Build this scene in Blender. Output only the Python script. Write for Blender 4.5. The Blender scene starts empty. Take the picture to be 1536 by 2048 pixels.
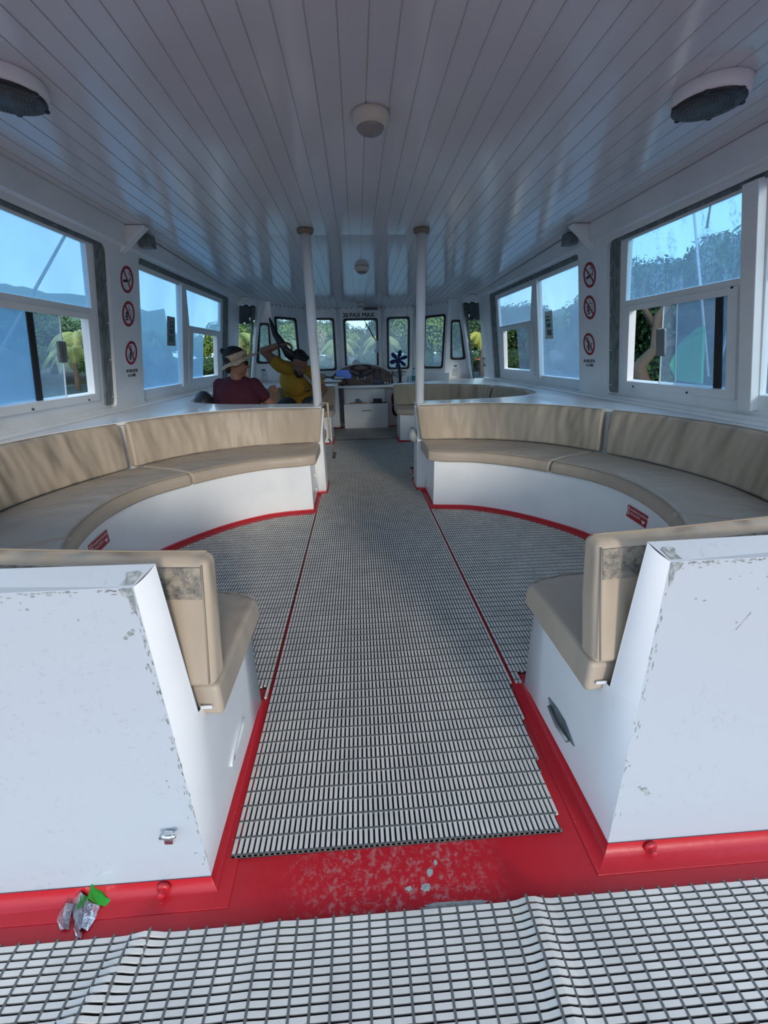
import bpy, bmesh, math, random
from mathutils import Vector, Matrix, noise
random.seed(7)
SC = bpy.context.scene
COL = SC.collection
PI = math.pi

# ------------------------------------------------------------------ helpers
def link(o, parent=None):
    COL.objects.link(o)
    if parent is not None:
        o.parent = parent
    return o

def tag(o, label=None, cat=None, group=None, kind=None):
    if label: o['label'] = label
    if cat: o['category'] = cat
    if group: o['group'] = group
    if kind: o['kind'] = kind
    return o

def empty(name, loc, label, cat, group=None):
    o = bpy.data.objects.new(name, None)
    o.empty_display_size = .1
    link(o); o.location = loc
    return tag(o, label, cat, group)

class MB:
    """collects shapes in world coordinates, builds one mesh object"""
    def __init__(s):
        s.bm = bmesh.new(); s.mi = 0
    def face(s, pts, smooth=False):
        vs = [s.bm.verts.new(p) for p in pts]
        f = s.bm.faces.new(vs); f.material_index = s.mi; f.smooth = smooth
        return f
    def mesh(s, verts, faces, smooth=False):
        vs = [s.bm.verts.new(p) for p in verts]
        for f in faces:
            try:
                g = s.bm.faces.new([vs[i] for i in f]); g.material_index = s.mi; g.smooth = smooth
            except ValueError:
                pass
        return s
    def box(s, x0, x1, y0, y1, z0, z1):
        v = [(x, y, z) for x in (x0, x1) for y in (y0, y1) for z in (z0, z1)]
        return s.mesh(v, [(0,1,3,2),(4,6,7,5),(0,4,5,1),(2,3,7,6),(0,2,6,4),(1,5,7,3)])
    def obox(s, M, sx, sy, sz):
        v = [M @ Vector((x, y, z)) for x in (-sx/2, sx/2) for y in (-sy/2, sy/2) for z in (-sz/2, sz/2)]
        return s.mesh(v, [(0,1,3,2),(4,6,7,5),(0,4,5,1),(2,3,7,6),(0,2,6,4),(1,5,7,3)])
    def hexa(s, b, t):
        n = len(b)
        return s.mesh(list(b)+list(t), [tuple(range(n))[::-1], tuple(range(n, 2*n))] +
                      [(i, (i+1) % n, n+(i+1) % n, n+i) for i in range(n)])
    def tube(s, pts, r, n=8, cap=True, smooth=True):
        pts = [Vector(p) for p in pts]
        rr = r if isinstance(r, (list, tuple)) else [r]*len(pts)
        vs = []; up = None
        for i, p in enumerate(pts):
            d = (pts[min(i+1, len(pts)-1)] - pts[max(i-1, 0)]).normalized()
            if up is None:
                up = Vector((0, 0, 1)) if abs(d.z) < .9 else Vector((1, 0, 0))
            a = d.cross(up).normalized(); b = a.cross(d).normalized(); up = b
            for k in range(n):
                t = 2*PI*k/n
                vs.append(p + (a*math.cos(t) + b*math.sin(t))*rr[i])
        fs = []
        for i in range(len(pts)-1):
            for k in range(n):
                fs.append((i*n+k, i*n+(k+1) % n, (i+1)*n+(k+1) % n, (i+1)*n+k))
        if cap:
            fs.append(tuple(range(n))[::-1]); fs.append(tuple(range((len(pts)-1)*n, len(pts)*n)))
        return s.mesh(vs, fs, smooth)
    def lathe(s, M, prof, n=32, smooth=True):
        vs = []; fs = []
        for (r, z) in prof:
            for k in range(n):
                t = 2*PI*k/n
                vs.append(M @ Vector((r*math.cos(t), r*math.sin(t), z)))
        for i in range(len(prof)-1):
            for k in range(n):
                fs.append((i*n+k, i*n+(k+1) % n, (i+1)*n+(k+1) % n, (i+1)*n+k))
        fs.append(tuple(range(n))[::-1]); fs.append(tuple(range((len(prof)-1)*n, len(prof)*n)))
        return s.mesh(vs, fs, smooth)
    def ell(s, c, r, M=None, nu=16, nv=10):
        c = Vector(c); vs = []; fs = []
        for j in range(nv+1):
            ph = -PI/2 + PI*j/nv
            for i in range(nu):
                t = 2*PI*i/nu
                q = Vector((r[0]*math.cos(ph)*math.cos(t), r[1]*math.cos(ph)*math.sin(t), r[2]*math.sin(ph)))
                vs.append(c + (M @ q if M else q))
        for j in range(nv):
            for i in range(nu):
                fs.append((j*nu+i, j*nu+(i+1) % nu, (j+1)*nu+(i+1) % nu, (j+1)*nu+i))
        return s.mesh(vs, fs, True)
    def cap(s, a, b, ra, rb, n=12):
        """tapered capsule with round ends"""
        a = Vector(a); b = Vector(b); d = (b-a).normalized(); P = []; R = []
        for k in range(5):
            t = PI/2*(k/4.0); P.append(a - d*ra*math.cos(t)); R.append(max(ra*math.sin(t), .0008))
        for k in range(5):
            t = PI/2*(k/4.0); P.append(b + d*rb*math.sin(t)); R.append(max(rb*math.cos(t), .0008))
        return s.tube(P, R, n)
    def build(s, name, mats, parent=None, bevel=0, seg=2, angle=40, recalc=True, smooth_angle=None):
        if recalc:
            bmesh.ops.remove_doubles(s.bm, verts=s.bm.verts, dist=1e-5)
            bmesh.ops.recalc_face_normals(s.bm, faces=s.bm.faces)
        me = bpy.data.meshes.new(name)
        s.bm.to_mesh(me); s.bm.free()
        o = bpy.data.objects.new(name, me)
        for m in (mats if isinstance(mats, (list, tuple)) else [mats]):
            me.materials.append(m)
        link(o)
        if parent is not None:
            o.parent = parent
            o.matrix_parent_inverse = Matrix.Translation(parent.location).inverted()
        if bevel:
            b = o.modifiers.new('bevel', 'BEVEL'); b.width = bevel; b.segments = seg
            b.limit_method = 'ANGLE'; b.angle_limit = math.radians(angle)
            b.harden_normals = False
            for p in me.polygons: p.use_smooth = True
            try:
                w = o.modifiers.new('wn', 'WEIGHTED_NORMAL'); w.keep_sharp = True
            except Exception:
                pass
        return o

def fill2d(loops, depth, name='t'):
    """planar region with holes -> bmesh-ready (verts, faces); z in [-depth/2, depth/2]"""
    cu = bpy.data.curves.new(name, 'CURVE'); cu.dimensions = '2D'; cu.fill_mode = 'BOTH'; cu.extrude = depth/2
    for lp in loops:
        sp = cu.splines.new('POLY'); sp.points.add(len(lp)-1); sp.use_cyclic_u = True
        for p, q in zip(sp.points, lp): p.co = (q[0], q[1], 0, 1)
    o = bpy.data.objects.new(name, cu); COL.objects.link(o)
    dg = bpy.context.evaluated_depsgraph_get()
    me = bpy.data.meshes.new_from_object(o.evaluated_get(dg))
    vs = [v.co.copy() for v in me.vertices]; fs = [tuple(p.vertices) for p in me.polygons]
    bpy.data.objects.remove(o); bpy.data.curves.remove(cu); bpy.data.meshes.remove(me)
    return vs, fs

def text2d(body, size, depth=.001, bold=.0, align='CENTER'):
    cu = bpy.data.curves.new('t', 'FONT'); cu.body = body; cu.size = size; cu.extrude = depth/2
    cu.align_x = align; cu.align_y = 'CENTER'; cu.offset = bold; cu.resolution_u = 3
    o = bpy.data.objects.new('t', cu); COL.objects.link(o)
    dg = bpy.context.evaluated_depsgraph_get()
    me = bpy.data.meshes.new_from_object(o.evaluated_get(dg))
    vs = [v.co.copy() for v in me.vertices]; fs = [tuple(p.vertices) for p in me.polygons]
    bpy.data.objects.remove(o); bpy.data.curves.remove(cu); bpy.data.meshes.remove(me)
    return vs, fs

def rpoly(c, r=.03, n=4):
    """polygon corners -> rounded"""
    out = []; N = len(c)
    for i in range(N):
        p0, p, p1 = Vector(c[i-1]), Vector(c[i]), Vector(c[(i+1) % N])
        a = (p0-p).normalized(); b = (p1-p).normalized()
        s = p + a*r; e = p + b*r
        for k in range(n+1):
            t = k/n
            out.append(tuple((s*(1-t)**2 + p*2*t*(1-t) + e*t*t)))
    return out

def cr(pts, n):
    """Catmull-Rom through pts, sampled with parameter 0..len-1; returns function"""
    P = [Vector(p) for p in pts]
    P = [P[0]*2-P[1]] + P + [P[-1]*2-P[-2]]
    def f(u):
        u = max(0, min(len(P)-3-1e-6, u)); i = int(u); t = u-i
        a, b, c, d = P[i:i+4]
        return .5*((2*b) + (c-a)*t + (2*a-5*b+4*c-d)*t*t + (3*b-a-3*c+d)*t**3)
    return f

# ------------------------------------------------------------------ materials
def mat(name, col=(.8,.8,.8), rough=.5, metal=0, spec=.5, coat=0, emit=None, es=0):
    m = bpy.data.materials.new(name); m.use_nodes = True
    b = m.node_tree.nodes['Principled BSDF']
    b.inputs['Base Color'].default_value = (*col, 1); b.inputs['Roughness'].default_value = rough
    b.inputs['Metallic'].default_value = metal
    b.inputs['Specular IOR Level'].default_value = spec
    b.inputs['Coat Weight'].default_value = coat
    if emit: b.inputs['Emission Color'].default_value = (*emit, 1); b.inputs['Emission Strength'].default_value = es
    return m
class N:
    def __init__(s, m): s.t = m.node_tree; s.n = s.t.nodes; s.l = s.t.links; s.b = s.n.get('Principled BSDF')
    def add(s, t, **k):
        x = s.n.new(t)
        for a, v in k.items(): setattr(x, a, v)
        return x
    def noise(s, scale, vec=None, detail=4, rough=.55):
        x = s.add('ShaderNodeTexNoise'); x.inputs['Scale'].default_value = scale; x.inputs['Detail'].default_value = detail
        x.inputs['Roughness'].default_value = rough
        if vec is not None: s.l.new(vec, x.inputs['Vector'])
        return x.outputs['Fac']
    def coord(s, scale=(1,1,1)):
        g = s.add('ShaderNodeNewGeometry'); mp = s.add('ShaderNodeMapping'); mp.inputs['Scale'].default_value = scale
        s.l.new(g.outputs['Position'], mp.inputs['Vector']); return mp.outputs['Vector']
    def ramp(s, fac, stops):
        r = s.add('ShaderNodeValToRGB'); e = r.color_ramp.elements
        while len(e) < len(stops): e.new(.5)
        for q, (p, c) in zip(e, stops): q.position = p; q.color = (*c, 1) if len(c) == 3 else c
        s.l.new(fac, r.inputs['Fac']); return r.outputs['Color']
    def mix(s, f, a, b):
        x = s.add('ShaderNodeMix', data_type='RGBA')
        for v, i in ((f, 0), (a, 6), (b, 7)):
            if isinstance(v, (int, float)): x.inputs[i].default_value = v
            elif isinstance(v, tuple): x.inputs[i].default_value = (*v, 1)
            else: s.l.new(v, x.inputs[i])
        return x.outputs[2]
    def bump(s, h, strength=.3, dist=.01):
        x = s.add('ShaderNodeBump'); x.inputs['Strength'].default_value = strength; x.inputs['Distance'].default_value = dist
        s.l.new(h, x.inputs['Height']); s.l.new(x.outputs[0], s.b.inputs['Normal'])
    def base(s, c): s.l.new(c, s.b.inputs['Base Color'])
    def math(s, op, a, b=None):
        x = s.add('ShaderNodeMath', operation=op)
        for i, v in enumerate((a, b)):
            if v is None: continue
            if isinstance(v, (int, float)): x.inputs[i].default_value = v
            else: s.l.new(v, x.inputs[i])
        return x.outputs[0]

M = {}
WH = (.84,.85,.85)
# smooth white paint
m = mat('white_paint', WH, .32, coat=.25); n = N(m); c = n.coord()
n.base(n.mix(n.ramp(n.noise(3, c), [(.45,(0,0,0)),(.75,(1,1,1))]), WH, (.74,.76,.77)))
n.bump(n.noise(60, c, 3), .06, .004); M['white'] = m
# chipped, blistered white paint of the aft end panels, base darkened against overexposure
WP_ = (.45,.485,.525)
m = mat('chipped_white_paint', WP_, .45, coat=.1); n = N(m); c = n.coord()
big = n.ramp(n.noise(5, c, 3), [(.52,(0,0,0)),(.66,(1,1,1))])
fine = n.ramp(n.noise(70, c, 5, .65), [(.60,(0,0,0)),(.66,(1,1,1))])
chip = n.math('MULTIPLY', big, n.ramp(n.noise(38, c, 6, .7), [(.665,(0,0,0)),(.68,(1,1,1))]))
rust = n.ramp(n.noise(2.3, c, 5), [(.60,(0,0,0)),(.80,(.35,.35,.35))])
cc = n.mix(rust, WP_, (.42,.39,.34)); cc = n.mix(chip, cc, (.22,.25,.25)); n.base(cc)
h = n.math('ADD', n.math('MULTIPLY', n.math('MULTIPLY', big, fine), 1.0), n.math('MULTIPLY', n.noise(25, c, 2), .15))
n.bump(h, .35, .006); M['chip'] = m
m = mat('bare_fibreglass', (.23,.26,.25), .7); n = N(m); n.base(n.ramp(n.noise(90, n.coord(), 5), [(.3,(.12,.14,.14)),(.7,(.42,.44,.43))])); M['bare'] = m
# red deck paint, with worn patches on the threshold
m = mat('red_deck_paint', (.5,.010,.020), .40, coat=.12); n = N(m); c = n.coord()
red = n.mix(n.noise(4, c), (.44,.009,.018), (.56,.014,.024))
g = n.add('ShaderNodeNewGeometry'); sx = n.add('ShaderNodeSeparateXYZ'); n.l.new(g.outputs['Position'], sx.inputs[0])
dx = n.math('ABSOLUTE', n.math('SUBTRACT', sx.outputs[0], -.05)); mx = n.math('SUBTRACT', 1.0, n.math('MULTIPLY', dx, 3.6))
zone = n.math('MAXIMUM', mx, 0.0)
spots = n.ramp(n.noise(55, c, 8, .75), [(.50,(0,0,0)),(.60,(1,1,1))])
w = n.math('MULTIPLY', n.ramp(zone, [(.02,(0,0,0)),(.5,(1,1,1))]), spots)
specks = n.ramp(n.noise(140, c, 2), [(.775,(0,0,0)),(.79,(1,1,1))])
c1 = n.mix(n.math('MULTIPLY', w, .5), red, (.42,.28,.27)); c1 = n.mix(specks, c1, (.7,.55,.5)); n.base(c1)
n.bump(n.noise(30, c, 4), .18, .006); M['red'] = m
m = mat('grey_worn_patch', (.33,.36,.34), .7); n = N(m); n.base(n.ramp(n.noise(80, n.coord(), 5), [(.3,(.25,.27,.26)),(.7,(.50,.50,.46))])); M['patch'] = m
# vinyl cushions
def vinyl(name, col, ws=.35):
    m = mat(name, col, .45, spec=.4); n = N(m); c = n.coord()
    n.base(n.mix(n.noise(2.5, c), col, tuple(x*.9 for x in col)))
    fold = n.noise(5.2, n.coord((1,1,.28)), 2, .5); gr = n.noise(260, c, 2)
    h = n.math('ADD', n.math('MULTIPLY', fold, 1.0), n.math('MULTIPLY', gr, .006))
    n.bump(h, ws, .11); return m
M['vinyl'] = vinyl('beige_vinyl', (.47,.38,.285), .8)
M['vinyl_seat'] = vinyl('beige_vinyl_seat', (.47,.385,.30), .22)
M['piping'] = mat('piping', (.30,.24,.18), .5)
m = mat('mouldy_plywood', (.3,.27,.22), .8); n = N(m); c = n.coord((1,1,1))
n.base(n.mix(n.ramp(n.noise(45, c, 8, .75), [(.4,(0,0,0)),(.62,(1,1,1))]), (.36,.31,.24), (.10,.10,.095))); n.bump(n.noise(120, c), .3, .002); M['ply'] = m
# ceiling
m = mat('glossy_ceiling_board', (.58,.60,.64), .13, spec=.45); n = N(m); c = n.coord((1,.35,1))
n.base(n.mix(n.noise(1.2, c), (.70,.71,.74), (.64,.66,.69)))
n.bump(n.noise(2.5, c, 1), .04, .012); M['ceil'] = m
# mats
m = mat('mat_strip', (.8,.78,.74), .55); n = N(m); c = n.coord()
n.base(n.mix(n.ramp(n.noise(9, c, 5), [(.35,(0,0,0)),(.7,(1,1,1))]), (.74,.70,.64), (.58,.56,.52))); M['strip'] = m
M['bar'] = mat('mat_cross_bar', (.12,.12,.115), .6)
M['void'] = mat('mat_underlay', (.03,.02,.02), .9)
M['grey_metal'] = mat('grey_metal', (.30,.33,.34), .4, .8)
m = mat('oxidised_aluminium', (.16,.19,.19), .55, .3); n = N(m); n.base(n.ramp(n.noise(30, n.coord((1,1,.4)), 5), [(.3,(.10,.125,.13)),(.75,(.28,.31,.30))])); M['gasket'] = m
M['chrome'] = mat('chrome', (.75,.77,.78), .18, 1)
M['black'] = mat('black_rubber', (.008,.009,.011), .5)
M['dark'] = mat('dark_plastic', (.02,.022,.03), .4)
M['blueblack'] = mat('dark_blue_plastic', (.006,.02,.09), .35)
M['red_sign'] = mat('sign_red', (.33,.012,.025), .45)
M['sticker_red'] = mat('sticker_red', (.38,.01,.02), .4)
M['ink'] = mat('black_ink', (.012,.012,.014), .5)
M['white_print'] = mat('white_print', (.75,.72,.72), .5)
M['sign_white'] = mat('sign_white', (.68,.70,.71), .4)
M['cream'] = mat('cream_plastic', (.62,.58,.48), .35)
M['lens'] = mat('grey_lens', (.26,.25,.24), .3)
M['brown'] = mat('brown_wood_veneer', (.085,.035,.02), .35); n = N(M['brown']); n.base(n.ramp(n.noise(12, n.coord((1,1,8)), 4), [(.3,(.05,.02,.013)),(.7,(.13,.055,.03))]))
M['beige_flange'] = mat('beige_flange', (.22,.18,.13), .7)
M['paper'] = mat('paper', (.55,.60,.62), .7)
M['orange'] = mat('orange_wood', (.55,.22,.09), .5)
M['teal'] = mat('teal', (.03,.16,.17), .5)
M['screen'] = mat('screen', (.01,.03,.2), .25, emit=(.02,.07,.30), es=.35)
M['skin'] = mat('skin_warm', (.28,.135,.09), .55, spec=.3)
M['skin_tan'] = mat('skin_tan', (.22,.105,.07), .55, spec=.3)
M['hair'] = mat('black_hair', (.006,.005,.006), .6); n = N(M['hair']); n.bump(n.noise(150, n.coord((1,1,.3)), 3), .5, .004)
M['maroon'] = mat('maroon_cotton', (.055,.006,.018), .9); n = N(M['maroon']); n.bump(n.noise(9, n.coord((1,1,.5)), 3), .5, .03)
m = mat('mustard_cotton', (.34,.19,.015), .9); n = N(m)
n.bump(n.noise(9, n.coord((1,1,.5)), 3), .6, .03); M['mustard'] = m
M['denim'] = mat('dark_teal_cotton', (.012,.025,.032), .9)
m = mat('straw', (.42,.33,.22), .85); n = N(m); c = n.coord()
v = n.add('ShaderNodeTexVoronoi'); v.inputs['Scale'].default_value = 55; n.l.new(c, v.inputs['Vector'])
n.base(n.ramp(v.outputs['Distance'], [(.3,(.55,.43,.31)),(.75,(.44,.34,.24)),(.95,(.12,.09,.06))])); M['straw'] = m
M['green_foil'] = mat('green_foil', (.03,.33,.03), .3, .2)
m = mat('silver_foil', (.62,.62,.66), .22, 1); n = N(m); n.bump(n.noise(60, n.coord(), 4), .5, .004); M['foil'] = m
M['canvas'] = mat('grey_canvas', (.09,.11,.12), .9)
M['cloth_red'] = mat('red_cloth', (.14,.01,.015), .9)
M['green_plastic'] = mat('green_plastic', (.01,.55,.20), .5)

def glass(name, haze, tint, streak=False, dirt=(.62,.78,.92), gloss=.06):
    m = bpy.data.materials.new(name); m.use_nodes = True; t = m.node_tree; t.nodes.clear()
    n = N(m); out = n.add('ShaderNodeOutputMaterial')
    tr = n.add('ShaderNodeBsdfTransparent'); tr.inputs[0].default_value = (*tint, 1)
    tl = n.add('ShaderNodeBsdfTranslucent'); tl.inputs[0].default_value = (*dirt, 1)
    df = n.add('ShaderNodeBsdfDiffuse'); df.inputs[0].default_value = (*[x*.8 for x in dirt], 1)
    gl = n.add('ShaderNodeBsdfGlossy'); gl.inputs['Roughness'].default_value = .05
    md = n.add('ShaderNodeMixShader'); md.inputs[0].default_value = .25
    n.l.new(tl.outputs[0], md.inputs[1]); n.l.new(df.outputs[0], md.inputs[2])
    f = n.noise(1.7, n.coord((1,1,1)), 5, .6)
    f = n.ramp(f, [(.25,(haze*.8,)*3), (.75,(min(1,haze*1.2),)*3)])
    if streak:
        s1 = n.noise(16, n.coord((1,1,.10)), 2); s2 = n.noise(95, n.coord((1,1,.6)), 3, .7)
        s = n.math('MULTIPLY', n.ramp(s1, [(.52,(0,0,0)),(.62,(1,1,1))]), n.ramp(s2, [(.5,(0,0,0)),(.62,(1,1,1))]))
        f = n.math('MINIMUM', n.math('ADD', f, n.math('MULTIPLY', s, .45)), 1.0)
    mh = n.add('ShaderNodeMixShader'); n.l.new(f, mh.inputs[0]); n.l.new(tr.outputs[0], mh.inputs[1]); n.l.new(md.outputs[0], mh.inputs[2])
    mg = n.add('ShaderNodeMixShader'); mg.inputs[0].default_value = gloss; n.l.new(mh.outputs[0], mg.inputs[1]); n.l.new(gl.outputs[0], mg.inputs[2])
    n.l.new(mg.outputs[0], out.inputs['Surface']); return m
M['g_hazy'] = glass('salt_hazed_pane', .36, (.80,.93,1), dirt=(.50,.68,.86))
M['g_left'] = glass('salt_hazed_pane_left', .40, (.80,.94,1), dirt=(.45,.68,.88))
M['g_streak'] = glass('salt_streaked_pane', .26, (.70,.90,1), True, dirt=(.50,.70,.88))
M['g_slide'] = glass('sliding_pane', .17, (.72,.82,.90), dirt=(.42,.54,.68))
M['g_light'] = glass('lightly_dirty_pane', .14, (.9,.96,.98))
M['g_front'] = glass('windshield_pane', .20, (.95,.99,1), dirt=(.62,.80,.88), gloss=.03)

def leafmat(name, a, b):
    m = mat(name, a, .55); n = N(m); oi = n.add('ShaderNodeObjectInfo'); c = n.coord()
    col = n.mix(n.ramp(n.noise(1.3, c, 3), [(.35,(0,0,0)),(.65,(1,1,1))]), a, b); n.base(col)
    n.b.inputs['Transmission Weight'].default_value = 0
    return m
M['leaf'] = leafmat('leaf_green', (.15,.28,.05), (.30,.42,.07))
M['leaf_dark'] = leafmat('leaf_dark_green', (.035,.09,.03), (.08,.17,.04))
M['leaf_palm'] = leafmat('palm_green', (.26,.36,.10), (.48,.50,.17))
M['leaf_yellow'] = leafmat('palm_yellow', (.42,.40,.04), (.58,.52,.07))
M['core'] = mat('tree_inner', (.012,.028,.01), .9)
M['bark'] = mat('bark', (.13,.10,.075), .9); n = N(M['bark']); n.bump(n.noise(20, n.coord((1,1,.3)), 5), .7, .05)
M['hill'] = leafmat('hill_forest', (.05,.10,.04), (.09,.15,.05))
M['sand'] = mat('sand', (.05,.06,.035), .9)
M['lawn'] = mat('lawn', (.22,.32,.05), .9)
m = mat('sea_water', (.02,.06,.09), .12); n = N(m); n.bump(n.noise(3, n.coord((1,1,1)), 4), .6, .15); M['water'] = m
M['roof_red'] = mat('red_roof', (.55,.05,.04), .7)
M['wood_dark'] = mat('dark_wood', (.05,.035,.025), .8)

# ------------------------------------------------------------------ ceiling, floor
def ceil_z(y):
    if y < 3.8: return 2.034
    return 2.034 - .030*(y-3.8)
PITCH = .0885
mb = MB()
prof = []
x = -1.80 
k0 = int(-1.80/PITCH)-1
xs = []
for k in range(-20, 21):
    gx = (k+.5)*PITCH + .03
    xs += [(gx-.007, 0), (gx-.0066, .0045), (gx-.0022, .0045), (gx-.0018, .0008), (gx+.0045, .0008), (gx+.005, 0)]
xs = [(-1.9, 0)] + [q for q in xs if abs(q[0]) < 1.88] + [(1.9, 0)]
ys = [-.25, 3.8, 5.2, 6.6, 8.3]
vs = [(a, y, ceil_z(y)+b) for y in ys for (a, b) in xs]
W = len(xs); fs = [(j*W+i, (j+1)*W+i, (j+1)*W+i+1, j*W+i+1) for j in range(len(ys)-1) for i in range(W-1)]
mb.mesh(vs, fs)
mb.box(-1.95, 1.95, -.25, 3.8, 2.06, 2.12)
mb.box(-1.95, 1.95, 3.8, 8.3, 2.045, 2.12)
o = mb.build('ceiling', M['ceil'], recalc=False); tag(o, kind='structure')

mb = MB(); mb.box(-2.3, 2.3, -2.6, 8.3, -.08, 0)
o = mb.build('floor', M['red']); tag(o, kind='structure')

# ------------------------------------------------------------------ side walls
K = math.hypot(1, .26)
def WP(s, y, z, off=0.0):
    """point on side wall plane (off = outward)"""
    return Vector((s*(2.02-.26*(z-.78)) + s*off/K, y, z + off*.26/K))
def wall_panel(mb, s, loops, depth, off):
    L = [[(y, (z-.78)*K) for (y, z) in lp] for lp in loops]
    vs, fs = fill2d(L, depth)
    out = []
    for v in vs:
        z = .78 + v.y/K
        out.append(WP(s, v.x, z, off + v.z))
    mb.mesh(out, fs)
def q2(y0b, y1b, y0t, y1t, z0, z1, z1b=None):
    return [(y0b, z0), (y1b, z0), (y1t, z1), (y0t, z1)]
HA = rpoly(q2(1.0, 3.51, .95, 3.35, .805, 1.875), .05)
HB = rpoly(q2(3.965, 6.60, 3.765, 6.22, .79, 1.89), .045)
for s, nm in ((-1, 'left'), (1, 'right')):
    mb = MB()
    wall_panel(mb, s, [[(.62, .0), (7.16, .0), (7.16,.70), (6.69, 1.90), (6.66, 2.06), (.62, 2.06)], HA, HB], .05, .025)
    o = mb.build('wall_'+nm, M['white']); tag(o, kind='structure')
    # header boards between ceiling and windows
    mb = MB()
    for (a, b) in ((-.25, 3.50), (3.575, 6.62)):
        za, zb = ceil_z(a), ceil_z(b)
        w = [WP(s, a, 1.905), WP(s, b, 1.905)]
        mb.hexa([(s*1.678, a, 1.905), (s*1.678, b, 1.905), (s*1.76, b, 1.905), (s*1.76, a, 1.905)],
                [(s*1.665, a, za), (s*1.665, b, zb), (s*1.76, b, zb), (s*1.76, a, za)])
    o = mb.build('trim_header_'+nm, M['white'], bevel=.003); tag(o, kind='structure')
    # sill rib under the windows
    mb = MB()
    for a, b in ((.7, 7.1),):
        mb.hexa([(s*2.0, a, .762), (s*2.0, b, .762), (s*2.06, b, .762), (s*2.06, a, .762)],
                [(s*2.005, a, .782), (s*2.005, b, .782), (s*2.06, b, .782), (s*2.06, a, .782)])
    o = mb.build('trim_sill_'+nm, M['white'], bevel=.004); tag(o, kind='structure')

def window_struct(name, label=None):
    o = bpy.data.objects.new(name, None); link(o); o['kind'] = 'structure'
    return o
wi = 1
for s in (-1, 1):
    g0 = M['g_left'] if s < 0 else M['g_streak']
    gh = M['g_left'] if s < 0 else M['g_hazy']
    # --- near window
    wn = window_struct('window_%d' % wi); wi += 1
    mb = MB()
    wall_panel(mb, s, [[(3.51,.82),(3.36,1.86),(3.33,1.872),(.96,1.872),(.96,1.852),(3.25,1.852),(3.40,.82)]], .02, .032); mb.build('gasket', M['gasket'], wn)
    mb = MB()
    up = q2(2.22, 3.235, 2.20, 3.17, 1.475, 1.838); lo = q2(2.33, 3.25, 2.33, 3.17, .92, 1.405)
    nr = q2(1.10, 2.13, 1.10, 2.13, .905, 1.838)
    wall_panel(mb, s, [rpoly(q2(.90, 3.56, .85, 3.41, .77, 1.90), .03), up, lo, nr], .035, .055)
    fr = mb.build('window_frame', M['white'], wn, bevel=.004)
    mb = MB()
    wall_panel(mb, s, [q2(2.27, 3.31, 2.27, 3.24, .87, 1.44), q2(2.33, 3.25, 2.33, 3.17, .92, 1.405)], .018, .030)
    mb.build('sliding_frame', M['white'], wn, bevel=.003)
    mb = MB(); wall_panel(mb, s, [q2(2.135, 2.215, 2.145, 2.235, .83, 1.86)], .05, .02); mb.build('mullion', M['white'], wn, bevel=.004)
    mb = MB(); wall_panel(mb, s, [q2(2.1, 3.26, 2.1, 3.2, 1.44, 1.86)], .005, .055); mb.build('pane', g0, wn)
    mb = MB(); wall_panel(mb, s, [q2(1.02, 2.18, 1.02, 2.18, .85, 1.86)], .005, .055); mb.build('pane', M['g_light'] if s > 0 else g0, wn)
    if s > 0:
        a0, a1, b0, b1 = 2.30, 2.90, 2.30, 2.775
        mb = MB(); wall_panel(mb, s, [q2(a0, 2.915, a0, 2.85, .90, 1.42)], .005, .050); mb.build('pane', M['g_light'], wn)
        mb = MB(); wall_panel(mb, s, [q2(2.37, b1, 2.37, b1-.03, .90, 1.42)], .005, .062); mb.build('pane', M['g_slide'], wn)
        mb = MB(); wall_panel(mb, s, [q2(2.385, 2.44, 2.385, 2.43, .91, 1.40)], .008, .044); mb.build('draught_strip', M['black'], wn)
        mb = MB(); wall_panel(mb, s, [rpoly(q2(2.835, 2.915, 2.825, 2.905, 1.10, 1.27), .012)], .014, .036); mb.build('pane_handle', M['grey_metal'], wn)
        # white edge strips of the panes
        mb = MB(); wall_panel(mb, s, [q2(2.915, 2.921, 2.85, 2.856, .91, 1.41)], .008, .048)
        wall_panel(mb, s, [q2(2.775, 2.781, 2.745, 2.751, .91, 1.41)], .008, .058)
        wall_panel(mb, s, [q2(2.366, 2.372, 2.362, 2.370, .91, 1.41)], .008, .058); mb.build('pane_edge', M['sign_white'], wn)
    else:
        mb = MB(); wall_panel(mb, s, [q2(2.30, 2.97, 2.30, 2.92, .90, 1.42)], .005, .050); mb.build('pane', M['g_light'], wn)
        mb = MB(); wall_panel(mb, s, [q2(2.30, 2.745, 2.30, 2.69, .90, 1.42)], .005, .062); mb.build('pane', M['g_left'], wn)
        mb = MB(); wall_panel(mb, s, [q2(2.695, 2.745, 2.64, 2.685, .91, 1.40)], .008, .044); mb.build('draught_strip', M['black'], wn)
        mb = MB(); wall_panel(mb, s, [rpoly(q2(2.89, 2.968, 2.875, 2.95, 1.135, 1.26), .012)], .014, .036); mb.build('pane_handle', M['gasket'], wn)
        mb = MB(); wall_panel(mb, s, [q2(2.97, 2.976, 2.92, 2.926, .91, 1.41)], .008, .048)
        wall_panel(mb, s, [q2(2.75, 2.756, 2.692, 2.698, .91, 1.41)], .008, .058); mb.build('pane_edge', M['sign_white'], wn)
    for (y, z) in ((3.17, .885), (2.62, .885), (2.3, 1.44), (3.47, .88), (3.43, 1.15), (3.40, 1.40), (3.37, 1.65)):
        P = WP(s, y, z, .018); mb = MB()
        mb.ell(P, (.007, .007, .007), None, 8, 6); mb.build('screw', M['dark'] if y < 3.3 else M['chrome'], fr)
    # --- far window
    wn = window_struct('window_%d' % wi); wi += 1
    mb = MB()
    wall_panel(mb, s, [[(6.60,.80),(6.23,1.87),(6.20,1.887),(3.77,1.887),(3.77,1.850),(6.06,1.850),(6.42,.80)]], .02, .032); mb.build('gasket', M['gasket'], wn)
    mb = MB()
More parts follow.
